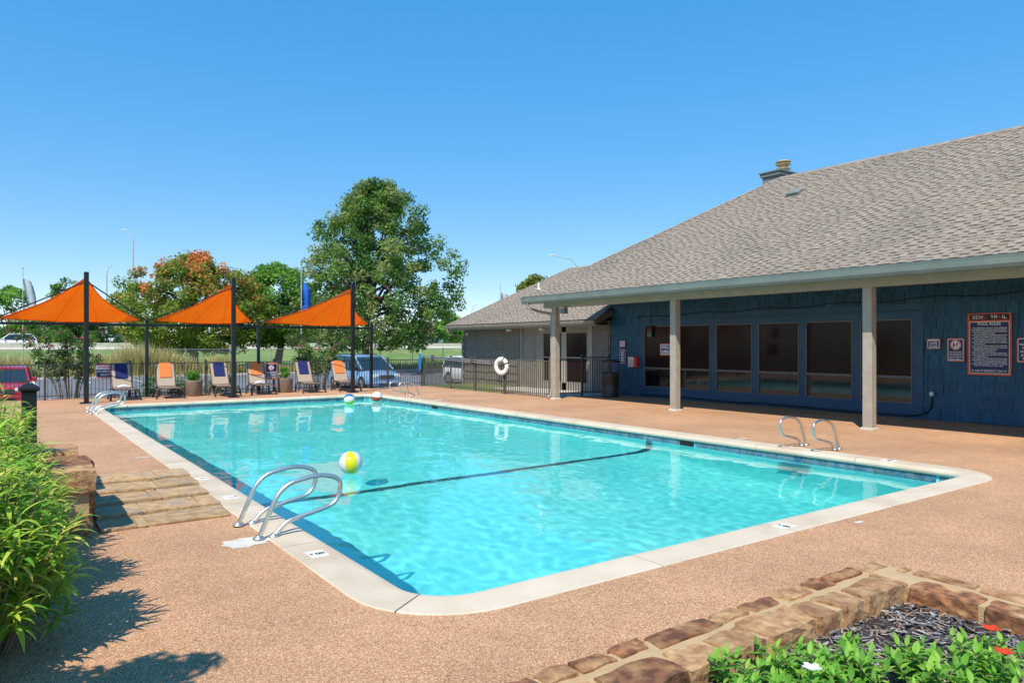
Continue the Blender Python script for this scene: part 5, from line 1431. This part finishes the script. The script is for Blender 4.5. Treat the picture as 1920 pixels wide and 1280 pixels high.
c = np.repeat(pal[rs.randint(0, len(pal), n)], 6, 0)
tag(link('mulch', set_mesh('mulch', V, F, c, M_chip)), 'grey shredded bark mulch filling the stone edged flower bed', 'mulch', kind='stuff')
# flat lance leaves for hedge and bed plants
def strip_leaf(L, W, droop, n=5, fold=.25):
    vs = []; fs = []
    for i in range(n + 1):
        t = i / n; w = W * math.sin(math.pi * min(1, .12 + .88 * t) ** .8) * (1 if t < 1 else 0) if t > 0 else W * .25
        if i == n: w = .0006
        y = L * t * math.cos(droop * t * .8); z = -L * t * math.sin(droop * t) * .6
        vs += [(-w, y, z + w * fold), (0, y, z), (w, y, z + w * fold)]
    for i in range(n):
        a = i * 3
        fs += [(a, a + 1, a + 4, a + 3), (a + 1, a + 2, a + 5, a + 4)]
    return vs, fs
def place_leaves(rs, bases, dirs, variants, scale):
    """many strip leaves joined: returns V,F"""
    Vs, Fs = [], []; o = 0
    for b, d, s in zip(bases, dirs, scale):
        vs, fs = variants[rs.randint(len(variants))]
        d = Vector(d).normalized(); side = d.cross(Vector((0, 0, 1)))
        side = side.normalized() if side.length > .01 else Vector((1, 0, 0)); up = side.cross(d)
        A = np.array([side, d, up]).T * s
        P = np.asarray(vs) @ A.T + np.asarray(b)
        Vs.append(P); Fs.append(np.asarray(fs) + o); o += len(P)
    return np.vstack(Vs), np.vstack(Fs)
HEDGE = np.asarray(cc((146, 194, 62), (172, 208, 76), (198, 218, 92), (126, 176, 58), (216, 220, 104), (108, 162, 58)))
hv = [strip_leaf(L, W, dr) for L, W, dr in ((.15, .013, .6), (.18, .014, .8), (.13, .011, .4), (.165, .013, 1.0))]
def hedge_plant(x, y, rad, h, n, singles, seed, label, zg=0.0):
    rs = np.random.RandomState(seed); g = empty('hedge_plant', (x, y, zg)); tag(g, label, 'hedge', 'lance leaved hedge plants along the left wall')
    bases, dirs = [], []
    stems = MB()
    ns = n // 15
    for q in range(ns):
        a = rs.rand() * 6.283; r = rad * math.sqrt(rs.rand()); th = rs.rand()
        zt = zg + h * (1 - .35 * (r / rad) ** 2) * (.10 + .90 * rs.rand() ** .6)
        tip = Vector((x + r * math.cos(a) * 1.05, y + r * math.sin(a) * 1.05, zt)); b0 = Vector((x + r * .5 * math.cos(a), y + r * .5 * math.sin(a), zg))
        stems.tube([b0, b0.lerp(tip, .6) + Vector((0, 0, .05)), tip], [.006, .005, .003], n=4)
        for w in range(15):
            t = 1 - .30 * (w / 15); bp = b0.lerp(tip, t); an = w * 2.4 + rs.rand()
            el = .75 - 1.0 * (w / 15) + rs.normal() * .25
            bases.append(tuple(bp)); dirs.append((math.cos(an) * math.cos(el) + .25 * math.cos(a), math.sin(an) * math.cos(el) + .25 * math.sin(a), math.sin(el)))
    stems.build('stem', M_stem, g)
    bases, dirs = np.array(bases), np.array(dirs); sc_ = rs.uniform(.75, 1.25, len(bases))
    cp = np.array([0, 0, 1.8])
    order = np.argsort(np.linalg.norm(bases - cp, axis=1)) if singles else np.arange(len(bases))
    cols = HEDGE[rs.randint(0, len(HEDGE), len(bases))] * rs.uniform(.85, 1.12, (len(bases), 1))
    one = order[:singles]; rest = order[singles:]
    var_me = []
    for i in one:
        vs, fs = hv[rs.randint(4)]
        key = int(rs.randint(6))
        while len(var_me) <= key * 4 + 3:
            kk = len(var_me); v2, f2 = hv[kk % 4]; var_me.append(set_mesh('leaf', np.asarray(v2), np.asarray(f2), np.tile(HEDGE[(kk // 4) % 6], (len(f2), 1)), M_leaf))
        me = var_me[key * 4 + rs.randint(4)]
        d = Vector(dirs[i]).normalized(); side = d.cross(Vector((0, 0, 1))).normalized(); up = side.cross(d)
        Mx = Matrix((side, d, up)).transposed()
        o = link('leaf', me, g, Vector(bases[i]) - wpos(g)); o.rotation_euler = Mx.to_euler(); o.scale = (sc_[i],) * 3
    V, F = place_leaves(rs, bases[rest], dirs[rest], hv, sc_[rest])
    fc = np.repeat(cols[rest], 10, 0)
    o = link('foliage', set_mesh('foliage', V - np.array([x, y, zg]), F, fc, M_leaf), g); o['kind'] = 'stuff'
hp = [(-.24, 5.2, .62, 1.2, 4800, 140, 'nearest lance leaved hedge plant in the bottom left corner'), (-.22, 6.2, .60, 1.2, 4300, 110, 'second hedge plant from the camera, leaning over the deck'), (-.25, 7.2, .60, 1.3, 3300, 40, 'third hedge plant from the camera, beside the stone wall end'),
      (-.2, 8.2, .58, 1.34, 2600, 0, 'fourth hedge plant from the camera, behind the stone wall'), (-.2, 9.3, .58, 1.38, 2100, 0, 'fifth hedge plant from the camera, behind the stone wall'), (-.2, 10.4, .55, 1.38, 1200, 0, 'second last hedge plant, at the stone wall far end'), (-.2, 11.5, .5, 1.12, 1000, 0, 'last hedge plant, next to the black bollard'), (-1.15, 6.0, .6, 1.2, 1200, 0, 'hedge plant in the second row at the left picture edge'), (-1.1, 8.0, .6, 1.25, 900, 0, 'hedge plant in the second row behind the fourth plant')]
bush(-1.0, 3.2, 0, .62, 3.1, 95, 'tall dense shrub just outside the left picture edge', G_mid, leaf=.10, n=80, per=150)
bush(-1.0, 3.85, 0, .55, 2.1, 96, 'unseen shrub added outside the left edge to join the tall shrub and hedge shadows', G_mid, leaf=.10, n=60, per=150)  # added out of view to close the gap in the deck shadow
bush(-.95, 4.3, 0, .5, 1.6, 97, 'low unseen shrub added outside the left edge to carry the shadow to the nearest hedge plant', G_mid, leaf=.10, n=50, per=150)  # another unseen addition, extends the deck shadow towards the hedge
for i, (x, y, r_, h_, n_, s_, lbl) in enumerate(hp): hedge_plant(x, y, r_, h_, n_, s_, 80 + i, lbl)
# stone wall beside the hedge, flagstone steps
sw = empty('stone_wall', (.6, 9.5, 0)); tag(sw, 'rough stacked sandstone wall between hedge and flagstone steps', 'wall')
MB().prism([(.36, 7.78), (.70, 7.78), (.70, 11.3), (.36, 11.3)], 0, .50).build('mortar', M_mortar, sw)
k = 500
for ci, (z0, z1) in enumerate(((0, .2), (.215, .42), (.435, .62))):
    y = 7.72 + (.1 if ci == 1 else 0)
    while y < (11.3 if ci < 2 else 10.2):
        ln = rg.uniform(.3, .62); y1 = min(y + ln, 11.35); k += 1
        if ci == 2 and 8.9 < y < 9.25: y += .3; continue
        stone('stone', .34 - (.04 if ci == 2 else 0), .74 + rg.uniform(-.015, .03) + (.03 if ci == 2 else 0), y, y1 - .022, z0, z1 + rg.uniform(-.02, .01), sw, rg.choice((M_stone, M_stone2, M_stone)), k, rough=.02); y = y1
stp = empty('flagstone_steps', (1.4, 9.0, 0)); tag(stp, 'five tan flagstone treads between the stone wall and the pool coping', 'steps')
for i in range(5):
    y0 = 7.85 + i * .50; zt = .03 + .032 * i; x0 = .80 + .02 * i; xe = 2.02
    MB().box(x0 + .02, xe - .01, y0 + .03, y0 + .50, .0, zt - .018).build('mortar', M_mortar, stp)
    cuts = [x0] + sorted(rg.uniform(x0 + .2, xe - .2) for _ in range(2)) + [xe]
    for a, b in zip(cuts, cuts[1:]):
        if b - a > .06: k += 1; stone('flagstone', a, b - .012, y0, y0 + .485, max(.0, zt - .05), zt, stp, M_flag, k, rough=.007)
# black bollard
bo = empty('bollard', (.36, 12.1, 0)); tag(bo, 'black square bollard with pyramid cap behind the hedge', 'bollard')
MB().bbox(.27, .45, 12.01, 12.19, 0, 1.14, b=.008).build('shaft', M_post, bo)
MB().loft([[Vector((.36 + a * q, 12.1 + b * q, z)) for a, b in ((-1, -1), (1, -1), (1, 1), (-1, 1))] for q, z in ((.09, 1.14), (.125, 1.17), (.125, 1.2), (.06, 1.25), (.01, 1.262))]).build('cap', M_post, bo)
# flower bed plants
VIN = cc((112, 176, 58), (134, 192, 72), (156, 204, 84), (96, 152, 54))
vl = [strip_leaf(L, W, dr, n=4, fold=.3) for L, W, dr in ((.07, .012, .5), (.085, .014, .8), (.06, .011, .3))]
vl_me = [[set_mesh('leaf', np.asarray(v), np.asarray(f), np.tile(c_, (len(f), 1)), M_leaf) for v, f in vl] for c_ in VIN]
M_petal_w = pmat('white_petal', C(236, 236, 232), rough=.6, trans=.3)
M_petal_o = pmat('orange_petal', C(226, 72, 32), rough=.6, trans=.3)
def bed_plant(x, y, r_, h_, stems, singles, seed, label, flower=None):
    rs = np.random.RandomState(seed); g = empty('bed_plant', (x, y, .01)); tag(g, label, 'plant', 'leafy plants in the flower bed')
    bases, dirs = [], []; mb = MB(); tips = []
    for q in range(stems):
        a = rs.rand() * 6.283; r = r_ * math.sqrt(rs.rand()); tip = Vector((x + r * math.cos(a), y + r * math.sin(a), .01 + h_ * (.6 + .4 * rs.rand()) * (1 - .35 * (r / r_) ** 2))); b0 = Vector((x + .3 * r * math.cos(a), y + .3 * r * math.sin(a), .01))
        mb.tube([b0, b0.lerp(tip, .5) + Vector((0, 0, .02)), tip], [.005, .004, .0025], n=5); tips.append(tip)
        for w in range(13):
            t = 1 - .6 * w / 13; an = w * 2.4 + rs.rand(); el = 1.0 - 1.1 * (w / 13)
            bases.append(tuple(b0.lerp(tip, t))); dirs.append((math.cos(an) * math.cos(el), math.sin(an) * math.cos(el), math.sin(el)))
    mb.build('stem', M_stem, g)
    bases, dirs = np.array(bases), np.array(dirs); sc_ = rs.uniform(.7, 1.25, len(bases))
    order = np.argsort(-bases[:, 2]); one, rest = order[:singles], order[singles:]
    for i in one:
        d = Vector(dirs[i]).normalized(); side = d.cross(Vector((0, 0, 1))).normalized(); Mx = Matrix((side, d, side.cross(d))).transposed()
        o = link('leaf', vl_me[rs.randint(4)][rs.randint(3)], g, Vector(bases[i]) - wpos(g)); o.rotation_euler = Mx.to_euler(); o.scale = (sc_[i],) * 3
    V, F = place_leaves(rs, bases[rest], dirs[rest], vl, sc_[rest])
    fc = np.repeat(np.asarray(VIN)[rs.randint(0, 4, len(rest))] * rs.uniform(.85, 1.1, (len(rest), 1)), 8, 0)
    o = link('foliage', set_mesh('foliage', V - np.array([x, y, .01]), F, fc, M_leaf), g); o['kind'] = 'stuff'
    if flower:
        tp = max(tips, key=lambda t: t.z) + Vector((0, 0, .05))
        for q in range(5):
            a = q * 1.257; mp = Matrix.Translation(tp) @ Matrix.Rotation(a, 4, 'Z') @ Matrix.Rotation(R(-25), 4, 'Y')
            MB().add([mp @ Vector(v) for v in ((0, 0, 0), (.026, -.022, .006), (.05, -.012, .0), (.052, .010, 0), (.026, .022, .006))], [(0, 1, 2, 3, 4)]).build('petal', flower, g)
bp = [(3.02, 2.26, 0, 'leafy plant at the left end of the flower bed'), (3.22, 1.98, 'w', 'leafy plant with a white flower near the bottom edge'), (3.36, 2.2, 0, 'leafy plant against the stone wall, second from the left'), (3.52, 1.92, 0, 'leafy plant right of the white flower'), (3.66, 2.04, 0, 'leafy plant in the middle of the bed below the mulch'), (3.74, 1.66, 0, 'leafy plant at the bottom edge, right of the bed middle'), (3.9, 1.78, 0, 'leafy plant left of the orange flowers'), (4.06, 1.5, 'o', 'leafy plant with an orange flower at the bottom right'), (4.3, 1.66, 'o', 'leafy plant with an orange flower against the right picture edge'), (2.98, 1.9, 0, 'leafy plant at the bottom edge left of the white flower')]
for i, (x, y, f_, lbl) in enumerate(bp): bed_plant(x, y, .20, .24, 16, 26, 120 + i, lbl, {'w': M_petal_w, 'o': M_petal_o}.get(f_))
